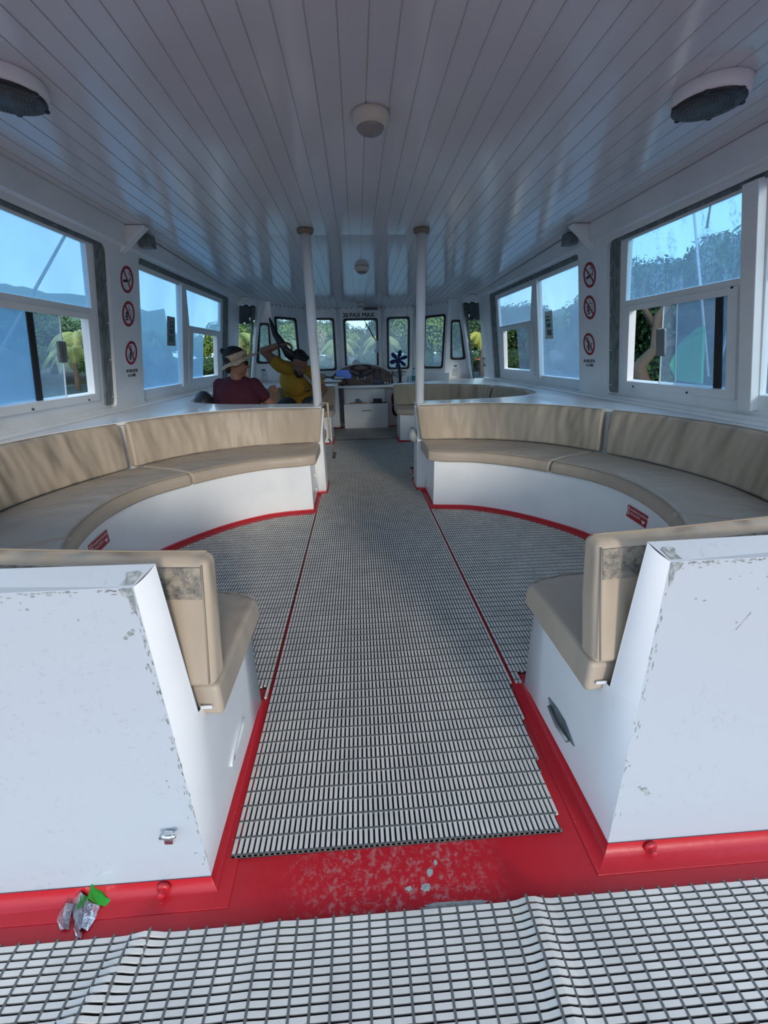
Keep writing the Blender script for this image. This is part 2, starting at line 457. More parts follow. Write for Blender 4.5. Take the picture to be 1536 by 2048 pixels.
    wall_panel(mb, s, [rpoly(q2(3.93, 6.66, 3.73, 6.28, .765, 1.915), .03),
        q2(3.99, 4.90, 3.80, 4.66, .885, 1.812), q2(5.0, 6.08, 4.84, 5.98, 1.475, 1.80), q2(5.17, 6.10, 5.08, 5.90, .93, 1.41)], .035, .055)
    mb.build('window_frame', M['white'], wn, bevel=.004)
    mb = MB()
    wall_panel(mb, s, [q2(5.07, 6.22, 4.95, 6.00, .88, 1.45), q2(5.17, 6.10, 5.08, 5.90, .93, 1.41)], .018, .028)
    mb.build('sliding_frame', M['white'], wn, bevel=.003)
    mb = MB(); wall_panel(mb, s, [q2(3.95, 5.0, 3.78, 4.75, .86, 1.83)], .005, .055); mb.build('pane', gh, wn)
    mb = MB(); wall_panel(mb, s, [q2(4.95, 6.2, 4.75, 6.05, 1.44, 1.83)], .005, .055); mb.build('pane', gh, wn)
    mb = MB(); wall_panel(mb, s, [q2(5.1, 5.62, 5.05, 5.50, .91, 1.43)], .005, .058); mb.build('pane', M['g_left'] if s < 0 else M['g_slide'], wn)
    mb = MB(); wall_panel(mb, s, [q2(4.90, 4.955, 4.66, 4.72, .86, 1.83)], .03, .03); mb.build('mullion', M['white'], wn, bevel=.003)
    # --- safety notice stuck on the far pane
    nt = empty('safety_notice', WP(s, 4.56, 1.27, .045), 'pale safety notice with dark pictures stuck inside the ' + ('left' if s < 0 else 'right') + ' far window pane', 'notice')
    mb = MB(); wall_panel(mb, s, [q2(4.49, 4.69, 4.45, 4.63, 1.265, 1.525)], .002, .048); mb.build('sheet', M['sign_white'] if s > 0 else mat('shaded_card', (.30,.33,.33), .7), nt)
    mb = MB()
    for (a, b) in ((1.47, 1.482), (1.43, 1.455), (1.375, 1.415), (1.30, 1.355)):
        wall_panel(mb, s, [q2(4.52, 4.62, 4.52, 4.62, a, b)], .002, .0455)
    mb.build('printed_pictures', M['teal'], nt)

# gussets at the window pillar, dark box behind each
for s in (-1, 1):
    sd = 'left' if s < 0 else 'right'
    for (y0, y1, xx, gi) in ((3.50, 3.575, 1.535, 0), (6.60, 6.67, 1.56, 1)):
        zc = ceil_z(y0); t = empty('ceiling_bracket', (s*xx, y0, zc), 'white triangular bracket under the ceiling ' + ('above the warning signs on the ' if gi == 0 else 'beside the far door opening on the ') + sd + ' side', 'bracket')
        a = Vector((s*xx, y0, zc-.002)); b = WP(s, y0, zc-.002, .0); c = WP(s, y0, 1.865 if gi == 0 else 1.83, 0)
        mb = MB(); off = Vector((0, y1-y0, 0)); e = Vector((s*.0, 0, -.012))
        mb.hexa([a, b, c, a+e], [a+off, b+off, c+off, a+e+off]); mb.build('gusset_plate', M['white'], t, bevel=.006)
    if s < 0 or s > 0:
        mb = MB(); mb.hexa([(s*1.57, 3.66, 1.93), (s*1.66, 3.66, 1.93), (s*1.66, 3.74, 1.93), (s*1.57, 3.74, 1.93)],
                           [(s*1.57, 3.66, 2.015), (s*1.66, 3.66, 2.015), (s*1.66, 3.74, 2.015), (s*1.57, 3.74, 2.015)])
        o = mb.build('sensor_box', M['gasket'], bevel=.006); tag(o, 'small dark grey box tucked behind the near '+sd+' ceiling bracket', 'box')

# ------------------------------------------------------------------ warning signs on the pillars
def disc(r, n=40): return [(r*math.cos(2*PI*k/n), r*math.sin(2*PI*k/n)) for k in range(n)]
def rect(x0, x1, y0, y1): return [(x0, y0), (x1, y0), (x1, y1), (x0, y1)]
def rot(lp, a, c=(0, 0)):
    ca, sa = math.cos(a), math.sin(a); return [(c[0]+x*ca-y*sa, c[1]+x*sa+y*ca) for x, y in lp]
def line(pts, w):
    """thick polyline as list of loops"""
    out = []
    for p, q in zip(pts[:-1], pts[1:]):
        d = Vector((q[0]-p[0], q[1]-p[1])); L = d.length; d.normalize(); nn = Vector((-d.y, d.x))*w/2
        e = d*w*.25; p_ = Vector(p)-e; q_ = Vector(q)+e
        out.append([tuple(p_+nn), tuple(p_-nn), tuple(q_-nn), tuple(q_+nn)])
    return out
def plan(mb, Mx, loops, depth, z):
    vs, fs = fill2d(loops, depth); mb.mesh([Mx @ Vector((v.x, v.y, v.z+z)) for v in vs], fs)
def WM(s, y, z):
    n_ = Vector((-s/K, 0, -.26/K)); r_ = Vector((0, -s, 0)); v_ = Vector((-s*.26/K, 0, 1/K))
    m = Matrix((r_, v_, n_)).transposed().to_4x4(); m.translation = WP(s, y, z); return m
R_ = .092
for s in (-1, 1):
    sd = 'left' if s < 0 else 'right'
    specs = [('smoke', 3.605 if s < 0 else 3.615, 1.712, 'round red no smoking sign, top of three on the %s window pillar' % sd),
             ('food', 3.64 if s < 0 else 3.655, 1.484, 'round red no food or drink sign, middle of three on the %s window pillar' % sd),
             ('sea', 3.70 if s < 0 else 3.715, 1.205, 'round red sign against littering the sea, lowest of three on the %s window pillar' % sd)]
    for kind, y, z, lab in specs:
        t = empty('prohibition_sign', WP(s, y, z), lab, 'sign'); Mx = WM(s, y, z)
        mb = MB(); plan(mb, Mx, [disc(R_)], .0015, .001); mb.build('sign_disc', M['sign_white'], t)
        L = []
        if kind == 'smoke':
            L += [rot(rect(-.055, .02, -.009, .009), .16, (0, -.008))] + line([(.03,.0),(.05,.01),(.05,.04),(.025,.045),(.03,.058),(.045,.07),(.035,.078)], .006)
            L += [rot(rect(.0, .012, -.009, .009), .16, (.032, -.002))]
        elif kind == 'food':
            L += [rot(rect(-.045, 0, -.045, -.035), .1), rect(-.045, -.002, -.03, -.018), rect(-.043, -.004, -.014, -.006)]
            L += [[(-.044,-.002),(-.004,-.002),(-.008,.012),(-.02,.018),(-.034,.014)]]
            L += line([(.0,.03),(.045,.03),(.036,-.03)], .004) + line([(.0,.03),(.008,-.02)], .004) + line([(.012,.03),(.0,.062)], .004)
        else:
            L += [[(x-.012, y_+.05) for x, y_ in disc(.009, 12)]] + [[(-.02,.036),(-.002,.038),(.002,.0),(-.006,-.05),(-.02,-.05),(-.022,.0)]]
            L += line([(-.004,.03),(.014,.006),(.03,.0)], .006) + line([(-.03,-.03),(-.046,-.012)], .006) + line([(.03,-.02),(.05,.012)], .008)
            L += line([(-.05,-.04),(-.03,-.036),(-.01,-.042),(.01,-.036),(.03,-.042),(.045,-.038)], .004) + line([(-.03,-.055),(-.01,-.051),(.01,-.056),(.03,-.052)], .004)
        mb = MB()
        for lp in L: plan(mb, Mx, [lp], .001, .0025)
        mb.build('pictogram', M['ink'], t)
        mb = MB(); plan(mb, Mx, [disc(R_), disc(R_*.78)], .0015, .003); plan(mb, Mx, [rot(rect(-R_*.84, R_*.84, -.007, .007), -PI/4*1.05)], .0015, .0032)
        mb.build('red_ring', M['red_sign'], t)
    y = 3.745 if s < 0 else 3.76
    Mx = WM(s, y-.02, 1.05)
    mb = MB()
    for body, dy in (('NE RIEN JETER', .018), ('A LA MER', -.018)):
        vs, fs = text2d(body, .034, .001, .0006); mb.mesh([Mx @ Vector((v.x*.86, v.y+dy, v.z+.001)) for v in vs], fs)
    o = mb.build('lettering', M['ink']); tag(o, 'small black lettering below the lowest warning sign on the %s pillar' % sd, 'lettering')

# ------------------------------------------------------------------ front wall facets
TOP = [(-1.735,6.66),(-1.50,6.97),(-1.37,7.05),(-.93,7.70),(-.38,7.82),(.38,7.82),(.93,7.70),(1.37,7.05),(1.50,6.97),(1.735,6.66)]
BOT = [(-2.035,7.15),(-1.83,7.25),(-1.36,7.20),(-.93,7.75),(-.38,7.82),(.38,7.82),(.93,7.75),(1.36,7.20),(1.83,7.25),(2.035,7.15)]
ZB, ZT = .0, 2.0
def facet_pt(i, u, z, off=0.0):
    k = (z-.70)/(1.95-.70)
    a = Vector(BOT[i]).lerp(Vector(TOP[i]), k); b = Vector(BOT[i+1]).lerp(Vector(TOP[i+1]), k)
    p = a.lerp(b, u); d = (b-a).normalized(); nrm = Vector((-d.y, d.x))   # outward (+y for +x direction)
    return Vector((p.x+nrm.x*off, p.y+nrm.y*off, z))
def facet_panel(mb, i, loops, depth, off):
    L = (Vector(TOP[i+1])-Vector(TOP[i])).length
    vs, fs = fill2d([[(u*L, z) for (u, z) in lp] for lp in loops], depth)
    mb.mesh([facet_pt(i, v.x/L, v.y, off+v.z) for v in vs], fs)
def rz(u0, u1, z0, z1, i, r=.05, du=0):
    L = (Vector(TOP[i+1])-Vector(TOP[i])).length
    lp = rpoly([(u0*L+du, z0), (u1*L-du, z0), (u1*L, z1), (u0*L, z1)], r); return [(x/L, z) for x, z in lp]
front = MB()
holes = {4: (.115,.885,.945,1.742), 3: (.17,.86,.915,1.752), 5: (.14,.83,.915,1.752),
         2: (.07,.693,.93,1.735), 6: (.307,.93,.93,1.735), 1: (.12,.76,1.06,1.64), 7: (.24,.88,1.06,1.64)}
for i in range(1, 8):
    lp = [[(0, ZB), (1, ZB), (1, 2.02), (0, 2.02)]]
    if i in holes:
        u0, u1, z0, z1 = holes[i]; lp.append(rz(u0, u1, z0, z1, i, .05 if i in (2,3,4,5,6) else .03))
    facet_panel(front, i, lp, .04, .02)
o = front.build('wall_front', M['white']); tag(o, kind='structure')
for i in (1,2,3,4,5,6,7):
    u0, u1, z0, z1 = holes[i]; L = (Vector(TOP[i+1])-Vector(TOP[i])).length; t_ = (.022 if 2 <= i <= 6 else .010)/L
    wn = window_struct('window_%d' % wi); wi += 1
    rr = .05 if 2 <= i <= 6 else .03
    mb = MB(); facet_panel(mb, i, [rz(u0-t_*.3, u1+t_*.3, z0-.006, z1+.006, i, rr), rz(u0+t_, u1-t_, z0+.022, z1-.022, i, rr)], .024, -.004)
    mb.build('rubber_seal', M['black'], wn)
    mb = MB(); facet_panel(mb, i, [rz(u0, u1, z0, z1, i, rr)], .004, .02); mb.build('pane', M['g_front'], wn)
    mb = MB(); facet_panel(mb, i, [rz(u0+t_, u1-t_, z0+.022, z1-.022, i, rr), rz(u0+t_*1.5, u1-t_*1.5, z0+.032, z1-.030, i, rr)], .006, .008)
    mb.build('window_frame', M['sign_white'], wn)
# vertical ribs where the facets meet, and screws of the ceiling joint
mb = MB()
for i in (3, 4, 5, 6):
    a = facet_pt(i, 0, .7, -.012); b = facet_pt(i, 0, 1.93, -.012); mb.tube([a, b], .022, 8)
o = mb.build('trim_front_ribs', M['white']); tag(o, kind='structure')
mb = MB()
for i in range(2, 7):
    L = (Vector(TOP[i+1])-Vector(TOP[i])).length; k = max(2, int(L/.085))
    for j in range(k):
        p = facet_pt(i, (j+.5)/k, 1.90, -.006); mb.ell(p, (.009,.009,.008), None, 6, 5)
o = mb.build('trim_front_screws', M['dark']); tag(o, kind='structure')
t = empty('lettering', (-.03, 7.81, 1.795), 'black capital lettering stating the passenger limit above the middle windscreen', 'lettering')
for wd, xc in (('30', -.225), ('PAX', -.06), ('MAX', .165)):
    mb = MB()
    for q, dx in enumerate((-.003, 0, .003)):
        vs, fs = text2d(wd, .098, .001); mb.mesh([(v.x+dx+xc-.03, 7.8135-v.z-q*.0002, 1.795+v.y) for v in vs], fs)
    mb.build('word', M['ink'], t)
mb = MB(); mb.box(.06, .30, 7.70, 7.76, 1.868, 1.90)
o = mb.build('lamp_bar', M['dark'], bevel=.006); tag(o, 'small dark bar fixture at the ceiling joint right of the passenger limit lettering', 'fixture')

# door openings on both sides of the wheelhouse
for s in (-1, 1):
    i = 0 if s < 0 else 8; sd = 'left' if s < 0 else 'right'
    dn = window_struct('door_%d' % (1 if s < 0 else 2))
    def U(u): return u if s < 0 else 1-u     # u=0 at the aft side
    def L4(u0, u1, z0, z1): return [(U(u0), z0), (U(u1), z0), (U(u1), z1), (U(u0), z1)]
    mb = MB(); facet_panel(mb, i, [[(0, ZB), (1, ZB), (1, 2.02), (0, 2.02)], [(.03, .60), (.97, .60), (.97, 1.875), (.03, 1.875)]], .04, .02)
    mb.build('door_surround', M['white'], dn)
    mb = MB(); facet_panel(mb, i, [L4(.83, .985, .60, 1.875)], .07, -.03); mb.build('door_jamb', M['white'], dn, bevel=.005)
    mb = MB(); facet_panel(mb, i, [L4(.72, .83, .60, 1.85)], .02, .03); mb.build('door_track', M['gasket'], dn)
    # rolled-up grey curtain in the top of the opening
    t = empty('rolled_curtain', facet_pt(i, .5, 1.8), 'rolled grey canvas curtain in the top of the %s wheelhouse door opening' % sd, 'curtain')
    mb = MB()
    for (o1, z0, z1) in ((.04, 1.70, 1.87), (.07, 1.64, 1.76)):
        vs = []
        for k in range(9):
            for q in range(5):
                u = .02 + .9*k/8; z = z0+(z1-z0)*q/4 + .015*math.sin(k*2.1)
                vs.append(facet_pt(i, U(u), z, o1 + .02*math.sin(k*1.7+q)))
        mb.mesh(vs, [(a*5+b, a*5+b+1, (a+1)*5+b+1, (a+1)*5+b) for a in range(8) for b in range(4)], True)
    c = mb.build('canvas', M['canvas'], t); sm = c.modifiers.new('s', 'SOLIDIFY'); sm.thickness = .01
    mb = MB(); P = facet_pt(i, U(.62), 1.70, .02); mb.ell(P, (.02,.02,.035), None, 8, 6); mb.build('buckle', M['chrome'], t)
    mb = MB(); mb.tube([facet_pt(i, U(.5), 1.62, .03), facet_pt(i, U(.58), 1.69, .02), facet_pt(i, U(.6), 1.78, .02), facet_pt(i, U(.64), 1.66, .02)], .006, 6); mb.build('cord', M['black'], t)
    # latch on the wall aft of the opening
    t = empty('door_latch', WP(s, 6.98, 1.02, -.0), 'small pale latch on the wall beside the %s wheelhouse door opening' % sd, 'latch')
    mb = MB()
    for z in (.97, 1.07):
        P = WP(s, 6.985-(z-1.02)*.3, z, -.012); mb.obox(Matrix.Translation(P), .02, .06, .03)
    mb.tube([WP(s, 6.97, .95, -.02), WP(s, 6.93, 1.09, -.02)], .008, 6)
    mb.build('latch_plate', M['grey_metal'], t)

# ------------------------------------------------------------------ dome lights, speakers
for k, (y, lab) in enumerate(((2.06, 'round cream dome light on the ceiling nearest the stern'), (4.86, 'round cream dome light on the ceiling beyond the two white poles'),
                              (7.3, 'round cream dome light on the ceiling nearest the windscreen'))):
    zc = ceil_z(y); t = empty('dome_light', (0, y, zc), lab, 'light')
    Mx = Matrix.Translation((0, y, zc)) @ Matrix.Rotation(PI, 4, 'X')
    mb = MB(); mb.lathe(Mx, [(.072, 0), (.075, .006), (.075, .016), (.072, .028), (.062, .042), (.054, .046)], 40); mb.build('housing', M['cream'], t)
    mb = MB(); mb.lathe(Mx, [(.054, .043), (.054, .049), (.046, .058), (.028, .066), (.0005, .068)], 40); mb.build('lens', M['lens'], t)
for s in (-1, 1):
    sd = 'left' if s < 0 else 'right'
    cx, cy = s*1.235, 1.872; t = empty('ceiling_speaker', (cx, cy, 2.034), 'round white ceiling speaker with a dark perforated grille on the %s side' % sd, 'speaker')
    Mx = Matrix.Translation((cx, cy, 2.034)) @ Matrix.Rotation(PI, 4, 'X')
    mb = MB(); mb.lathe(Mx, [(.122, 0), (.125, .006), (.124, .034), (.120, .043), (.114, .046), (.10, .044)], 48); mb.build('ring_housing', M['white'], t)
    mb = MB(); mb.lathe(Mx, [(.115, .044), (.115, .050), (.10, .056), (.0005, .060)], 48)
    for k in range(6):
        a = k*PI/3+.2; mb.ell(Mx @ Vector((.112*math.cos(a), .112*math.sin(a), .050)), (.012,.012,.006), None, 8, 6)
    gr_ = mb.build('grille', M['dark'], t)
    mb = MB()
    for ix in range(-8, 9):
        for iy in range(-8, 9):
            px, py = (ix+.5*(iy % 2))*.0115, iy*.0105
            if px*px+py*py < .088**2 and px*px+py*py > .012**2: mb.ell(Mx @ Vector((px, py, .0585)), (.0032,.0032,.002), None, 5, 4)
    mb.build('grille_perforation', M['gasket'], gr_)

# ------------------------------------------------------------------ benches
B1 = [(.475,1.155),(.74,1.17),(1.0,1.26),(1.22,1.44),(1.37,1.72),(1.44,2.08),(1.395,2.40),(1.24,2.65),(1.03,2.87),(.77,3.03),(.475,3.085)]
F1 = [(.42,.795),(.72,.82),(1.1,.90),(1.45,1.08),(1.72,1.42),(1.85,1.95),(1.80,2.38),(1.63,2.81),(1.37,3.18),(.95,3.42),(.42,3.49)]
T1 = [(.415,.852),(.72,.885),(1.12,.96),(1.48,1.14),(1.78,1.5),(1.905,2.0),(1.85,2.45),(1.655,2.87),(1.38,3.25),(.95,3.48),(.38,3.44)]
B2 = [(.475,4.27),(.80,4.30),(1.05,4.42),(1.2,4.6),(1.27,4.8),(1.28,5.0),(1.22,5.2),(1.08,5.42),(.9,5.6),(.7,5.71),(.475,5.77)]
F2 = [(.42,3.90),(.72,3.92),(1.1,3.98),(1.38,4.10),(1.6,4.3),(1.70,4.6),(1.69,5.0),(1.58,5.45),(1.38,5.80),(.95,6.06),(.42,6.17)]
T2 = [(.42,3.83),(.72,3.85),(1.1,3.91),(1.42,4.03),(1.66,4.25),(1.76,4.6),(1.75,5.0),(1.62,5.45),(1.40,5.75),(.95,5.99),(.40,6.06)]
ZTOP = .757
def nrm(f, u):
    a = f(u-.05); b = f(u+.05)
    if (b-a).length < 1e-6: b = f(u); a = f(u-.1)
    d = (b-a).normalized(); return Vector((d.y, -d.x))  # outward for right side path (near->far going counter-clockwise)
def cushion(name, sec, u0, u1, n, material, bevel, parent=None, crown=0.0):
    """sec(u) -> list of 3D points (cross-section polygon)"""
    mb = MB(); S_ = [sec(u0+(u1-u0)*k/n) for k in range(n+1)]; m_ = len(S_[0])
    vs = [p for q in S_ for p in q]; fs = []
    for k in range(n):
        for j in range(m_): fs.append((k*m_+j, k*m_+(j+1) % m_, (k+1)*m_+(j+1) % m_, (k+1)*m_+j))
    fs.append(tuple(range(m_))); fs.append(tuple(range(n*m_, (n+1)*m_))[::-1])
    mb.mesh(vs, fs); return mb.build(name, material, parent, bevel=bevel, seg=4, angle=38)

def bench(s, B, F, T, near):
    sd = 'left' if s < 0 else 'right'; wh = 'near' if near else 'far'
    fb, ff, ft = cr(B, 1), cr(F, 1), cr(T, 1)
    def X(p, z): return Vector((s*p.x, p.y, z))
    # base
    t = empty('curved_bench', (s*.475, B[0][1], 0), 'white moulded curved bench base of the %s seating circle on the %s side' % (wh, sd), 'bench')
    mb = MB(); n = 60
    inn = [fb(10*k/n) for k in range(n+1)]; out = [ff(10*k/n)+nrm(ff, 10*k/n)*.078 for k in range(n+1)]
    inn[0].x = out[0].x = (.487 if near else .475); inn[-1].x = .475; out[-1].x = .475
    for b in out[:8]+out[-8:]: b.x = max(b.x, .487 if near else .475)
    vs = []
    for a, b in zip(inn, out): vs += [X(a, 0), X(a, .386), X(b, .386), X(b, 0)]
    fs = [(k*4+j, k*4+j+1, (k+1)*4+j+1, (k+1)*4+j) for k in range(n) for j in range(3)] + [(0,1,2,3), (n*4+3, n*4+2, n*4+1, n*4)]
    mb.mesh(vs, fs); mb.build('bench_base', M['white'], t, bevel=.02, seg=3, angle=50)
    y0 = F[-1][1]-.02 if near else F[0][1]+.02
    # skirting sweep
    if near:
        path = [Vector((2.2, .615)), Vector((.470, .615)), Vector((.474, 1.10)), Vector((.478, 1.152)), Vector((.53, 1.156))] + inn[3:-1] + [inn[-1]+Vector((-.002, 0)), Vector((.474, 3.14)), Vector((.474, 3.52)), Vector((.405, 3.53)), Vector((.405, 3.86)), Vector((.47, 3.87))]
    else:
        path = [Vector((.47, 3.87)), Vector((.470, 4.25))] + inn + [Vector((.470, 5.8)), Vector((.465, 6.2)), Vector((.6, 6.22))]
    prof = [(0, .034), (.004, .018), (.016, .006), (.046, .0025), (.046, 0), (0, 0)]
    vs = []; L = len(path)
    for k, p in enumerate(path):
        d0 = (p-path[k-1]).normalized() if k else (path[1]-p).normalized()
        d1 = (path[k+1]-p).normalized() if k < L-1 else d0
        n0 = Vector((-d0.y, d0.x)); n1 = Vector((-d1.y, d1.x)); m_ = (n0+n1); m_.normalize(); m_ = m_/max(.45, m_.dot(n1))
        for (q, z) in prof: vs.append(X(p + m_*q - m_*.002, z))
    m_ = len(prof); mb = MB()
    mb.mesh(vs, [(k*m_+j, k*m_+(j+1) % m_, (k+1)*m_+(j+1) % m_, (k+1)*m_+j) for k in range(L-1) for j in range(m_)] + [tuple(range(m_)), tuple(range((L-1)*m_, L*m_))[::-1]])
    mb.build('red_skirt', M['red'], t, bevel=.003)
    if near:
        # aft end panel (bulkhead)
        mb = MB()
        A=(.470,.615,.0); Bp=(.533,.716,.745); Cp=(.500,.748,.776); D=(.474,.730,.408); E=(.4735,1.153,.386); G=(.4735,1.153,0); A2=(2.10,.615,0)
        B2_=(2.02,.716,.745); C2_=(2.02,.790,.776); D2_=(2.02,.730,.408)
        V = [Vector((s*a, b, c)) for a, b, c in (A, Bp, Cp, D, E, G, A2, B2_, C2_, D2_)]
        mb.mesh(V, [(0,1,7,6), (1,2,8,7), (2,3,9,8)])
        bmesh.ops.recalc_face_normals(mb.bm, faces=mb.bm.faces)
        # chips of bare laminate along the panel edge (surface marks, same mesh)
        mb.mi = 1; rnd = random.Random(3+s)
        P0, P1 = Vector((.470,.614,.04)), Vector((.533,.715,.745))
        yy = lambda z: .615 + (.716-.615)*z/.745 - .0005
        def chip(cx_, cz_, r1, r2, tilt_=0):
            lp = []
            for j in range(9):
                a = 2*PI*j/9; k_ = rnd.uniform(.45, 1.2); x_, z_ = r1*math.cos(a)*k_, r2*math.sin(a)*k_
                lp.append((cx_ + x_*math.cos(tilt_)-z_*math.sin(tilt_), cz_ + x_*math.sin(tilt_)+z_*math.cos(tilt_)))
            mb.face([Vector((s*x, yy(z), z)) for x, z in lp])
        for k in range(95 if s < 0 else 38):
            q = rnd.random()**.8; c = P0.lerp(P1, q); chip(c.x + .002+abs(rnd.gauss(0, .006)), c.z, rnd.uniform(.0006,.0020), rnd.uniform(.002,.009), -.09)
        for k in range(60):
            x = .54 + rnd.random()**1.7*.42; chip(x, min(.743, .742-abs(rnd.gauss(0, .004))), rnd.uniform(.002,.008), rnd.uniform(.0008,.0024))
        for k in range(26):
            chip(.55+rnd.random()*.5, .74-abs(rnd.gauss(0, .03)), rnd.uniform(.001,.004), rnd.uniform(.001,.003))
        if s < 0:
            for (cx_, cz_, r_) in ((.555,.648,.007),(.565,.640,.005),(.548,.655,.004),(.535,.30,.003),(.532,.285,.002),(.50,.10,.003)): chip(cx_, cz_, r_, r_*.9)
        else:
            for (cx_, cz_, r_) in ((.60,.66,.003),(.62,.655,.003),(.70,.60,.003),(.545,.18,.010),(.555,.17,.006),(.535,.19,.005)): chip(cx_, cz_, r_, r_*.9)
            for k in range(8): chip(.703+.0035*k, .585+.005*k, .003, .0016, .9)
        lp = [(.536,.744),(.562,.742),(.556,.728),(.546,.722),(.543,.700),(.537,.690),(.534,.715)]
        mb.face([Vector((s*x_, yy(z_)-.0004, z_)) for x_, z_ in lp])
        lp = [(.535,.718,.7476),(.560,.7175,.7476),(.549,.727,.7570),(.552,.735,.7650),(.530,.737,.7670),(.522,.733,.7640)]
        mb.face([Vector((s*a, b, c+.0008)) for a, b, c in lp])
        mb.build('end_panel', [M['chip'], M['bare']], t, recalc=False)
        mb = MB()
        def side_x(d_, L_, xf, xb):
            e_ = max(0, 1-d_/.088)**2; e0 = max(0, 1-L_/.088)**2; return xb+(xf-xb)*(e_-e0)/(1-e0)
        def grid(rows):
            nc = len(rows[0]); mb.mesh([p for r in rows for p in r], [(i*nc+j, i*nc+j+1, (i+1)*nc+j+1, (i+1)*nc+j) for i in range(len(rows)-1) for j in range(nc-1)], True)
        DS = [0,.008,.016,.025,.035,.045,.055,.065,.075]
        rows = []; ZN = .408
        for k in range(13):
            z_ = ZN*k/12; k_ = z_/.745; xf, yf = .470+.063*k_, .615+.101*k_
            rows.append([Vector((s*side_x(d_, .5, xf, .4735), yf+d_, z_)) for d_ in DS+[.09,.12,.2,.3,.4]] + [Vector((s*.4735, 1.153, z_)), Vector((s*.52, 1.1535, z_))])
        grid(rows)
        xf0 = .470+.063*ZN/.745; yf0 = .615+.101*ZN/.745; LD = .730-yf0
        rows = []
        for k in range(13):
            q_ = k/12; z_ = ZN+(.745-ZN)*q_; k_ = z_/.745; xf, yf = .470+.063*k_, .615+.101*k_
            yb = .730+.018*q_; xb = side_x(LD, .5, xf0, .4735)*(1-q_)+.500*q_; zb = ZN+(.776-ZN)*q_; L_ = yb-yf
            rows.append([Vector((s*(xb+(xf-xb)*(side_x(f_*LD, .5, xf0, .4735)-side_x(LD, .5, xf0, .4735))/(xf0-side_x(LD, .5, xf0, .4735))), yf+f_*L_, z_+(zb-z_)*f_)) for f_ in [j/8 for j in range(9)]])
        grid(rows); mb.build('end_side', M['white'], t, recalc=False)
        mb = MB(); mb.hexa([Vector((s*a_, b_, 0)) for a_, b_ in ((.4755,.635),(.4755,1.150),(.60,1.150),(.60,.635))], [Vector((s*a_, b_, .394)) for a_, b_ in ((.520,.71),(.476,1.150),(.60,1.150),(.60,.71))])
        mb.build('end_core', M['white'], t)
    # aisle partition between the circles
    # seat cushions
    seat_top = .466
    if near: seams = [(-.0, 3.85), (3.85, 7.15), (7.15, 10.0)]
    else: seams = [(0, 3.3), (3.3, 6.7), (6.7, 10)]
    names = ['aft end', 'outer middle', 'forward end']
    def seat_sec(u):
        fr = fb(u) - nrm(fb, u)*.03; bk = ff(u) + nrm(ff, u)*(.015 if not near else .015+.036*max(0, 1-u/1.5))
        if u < .6 or u > 9.4:
            k = (.6-u)/.6 if u < .6 else (u-9.4)/.6
            fr = fr + nrm(fb, u)*.055*k**3
            xo = .42; fr.x = fr.x - (.055)*k**2; 
        if u <= .001 or u >= 9.999: fr.x = .422; bk.x = .422
        mid = fr.lerp(bk, .35)
        return [X(fr, .376), X(fr, .432), X(fr.lerp(bk, .05), seat_top-.006), X(mid, seat_top+.004), X(bk, seat_top), X(bk, .376)]
    for (a, b), nm in zip(seams, names):
        lab = 'beige vinyl seat cushion, %s section of the %s %s bench' % (nm, wh, sd)
        st = cushion('seat_cushion', seat_sec, a+.012, b-.012, 26, M['vinyl_seat'], .016)
        tag(st, lab, 'cushion')
        mb = MB(); pp = [ (lambda q: q[2]*.6+q[1]*.4 + Vector((0,0,.006)))(seat_sec(a+.03+(b-a-.06)*k/30)) for k in range(31)]
        mb.tube(pp, .0022, 5); pi_ = mb.build('piping', M['piping'], st)
        if near and nm == 'aft end':
            mb = MB(); mb.box(min(s*.448, s*.474), max(s*.448, s*.474), .7415, .7435, .408, .416)
            mb.build('care_tag', M['sign_white'], st)
    # back cushions
    if near: bs = [(0, 3.6), (3.6, 6.97), (7.05, 10.0)]
    else: bs = [(0, 3.3), (3.33, 6.95), (7.0, 10)]
    lean = .062
    def back_sec(u):
        f_ = ff(u); t_ = ft(u); nf = nrm(ff, u); nt = nrm(ft, u)
        if u <= .001 or u >= 9.999: nf = Vector((0, -1 if u < 5 else 1)); nt = nf
        lo, hi = .468, ZTOP
        mid = f_.lerp(t_, .5) - nf*.006
        return [X(f_, lo), X(mid, (lo+hi)/2), X(t_, hi-.006), X(t_+nt*.02, hi), X(t_+nt*.055, hi-.004), X(f_+nf*lean, lo)]
    for (a, b), nm in zip(bs, names):
        lab = 'beige vinyl backrest cushion, %s section of the %s %s bench' % (nm, wh, sd)
        bk = cushion('back_cushion', back_sec, a+.012, b-.012, 30, M['vinyl'], .018)
        tag(bk, lab, 'cushion')
        mb = MB(); mb.tube([back_sec(a+.05+(b-a-.1)*k/30)[3] + Vector((0,0,.0012)) for k in range(31)], .0025, 5); mb.build('piping', M['piping'], bk)
        if near and nm == 'aft end':
            mb = MB(); vs = []
            for k in range(21):
                q = back_sec(.05 + (b-.10)*k/20); f_, t_ = q[5], q[4]
                k1 = (.672-.468)/(ZTOP-.472); k2 = (.739-.468)/(ZTOP-.472); nn = nrm(ff, .05+(b-.10)*k/20); off = Vector((s*nn.x, nn.y, 0))*.004
                vs += [f_.lerp(t_, k1)+off, f_.lerp(t_, k2)+off, f_.lerp(t_, k2)-off*2, f_.lerp(t_, k1)-off*2]
            mb.mesh(vs, [(k*4+j, k*4+(j+1) % 4, (k+1)*4+(j+1) % 4, (k+1)*4+j) for k in range(20) for j in range(4)] + [(0,1,2,3), (83,82,81,80)])
            mb.build('backing_board', M['ply'], bk)
            mb = MB()
            q = back_sec(.045); mb.tube([q[5]+Vector((0,-.004,.02)), q[5].lerp(q[4], .5)+Vector((0,-.004,0)), q[4]+Vector((0,-.003,-.01))], .0022, 5)
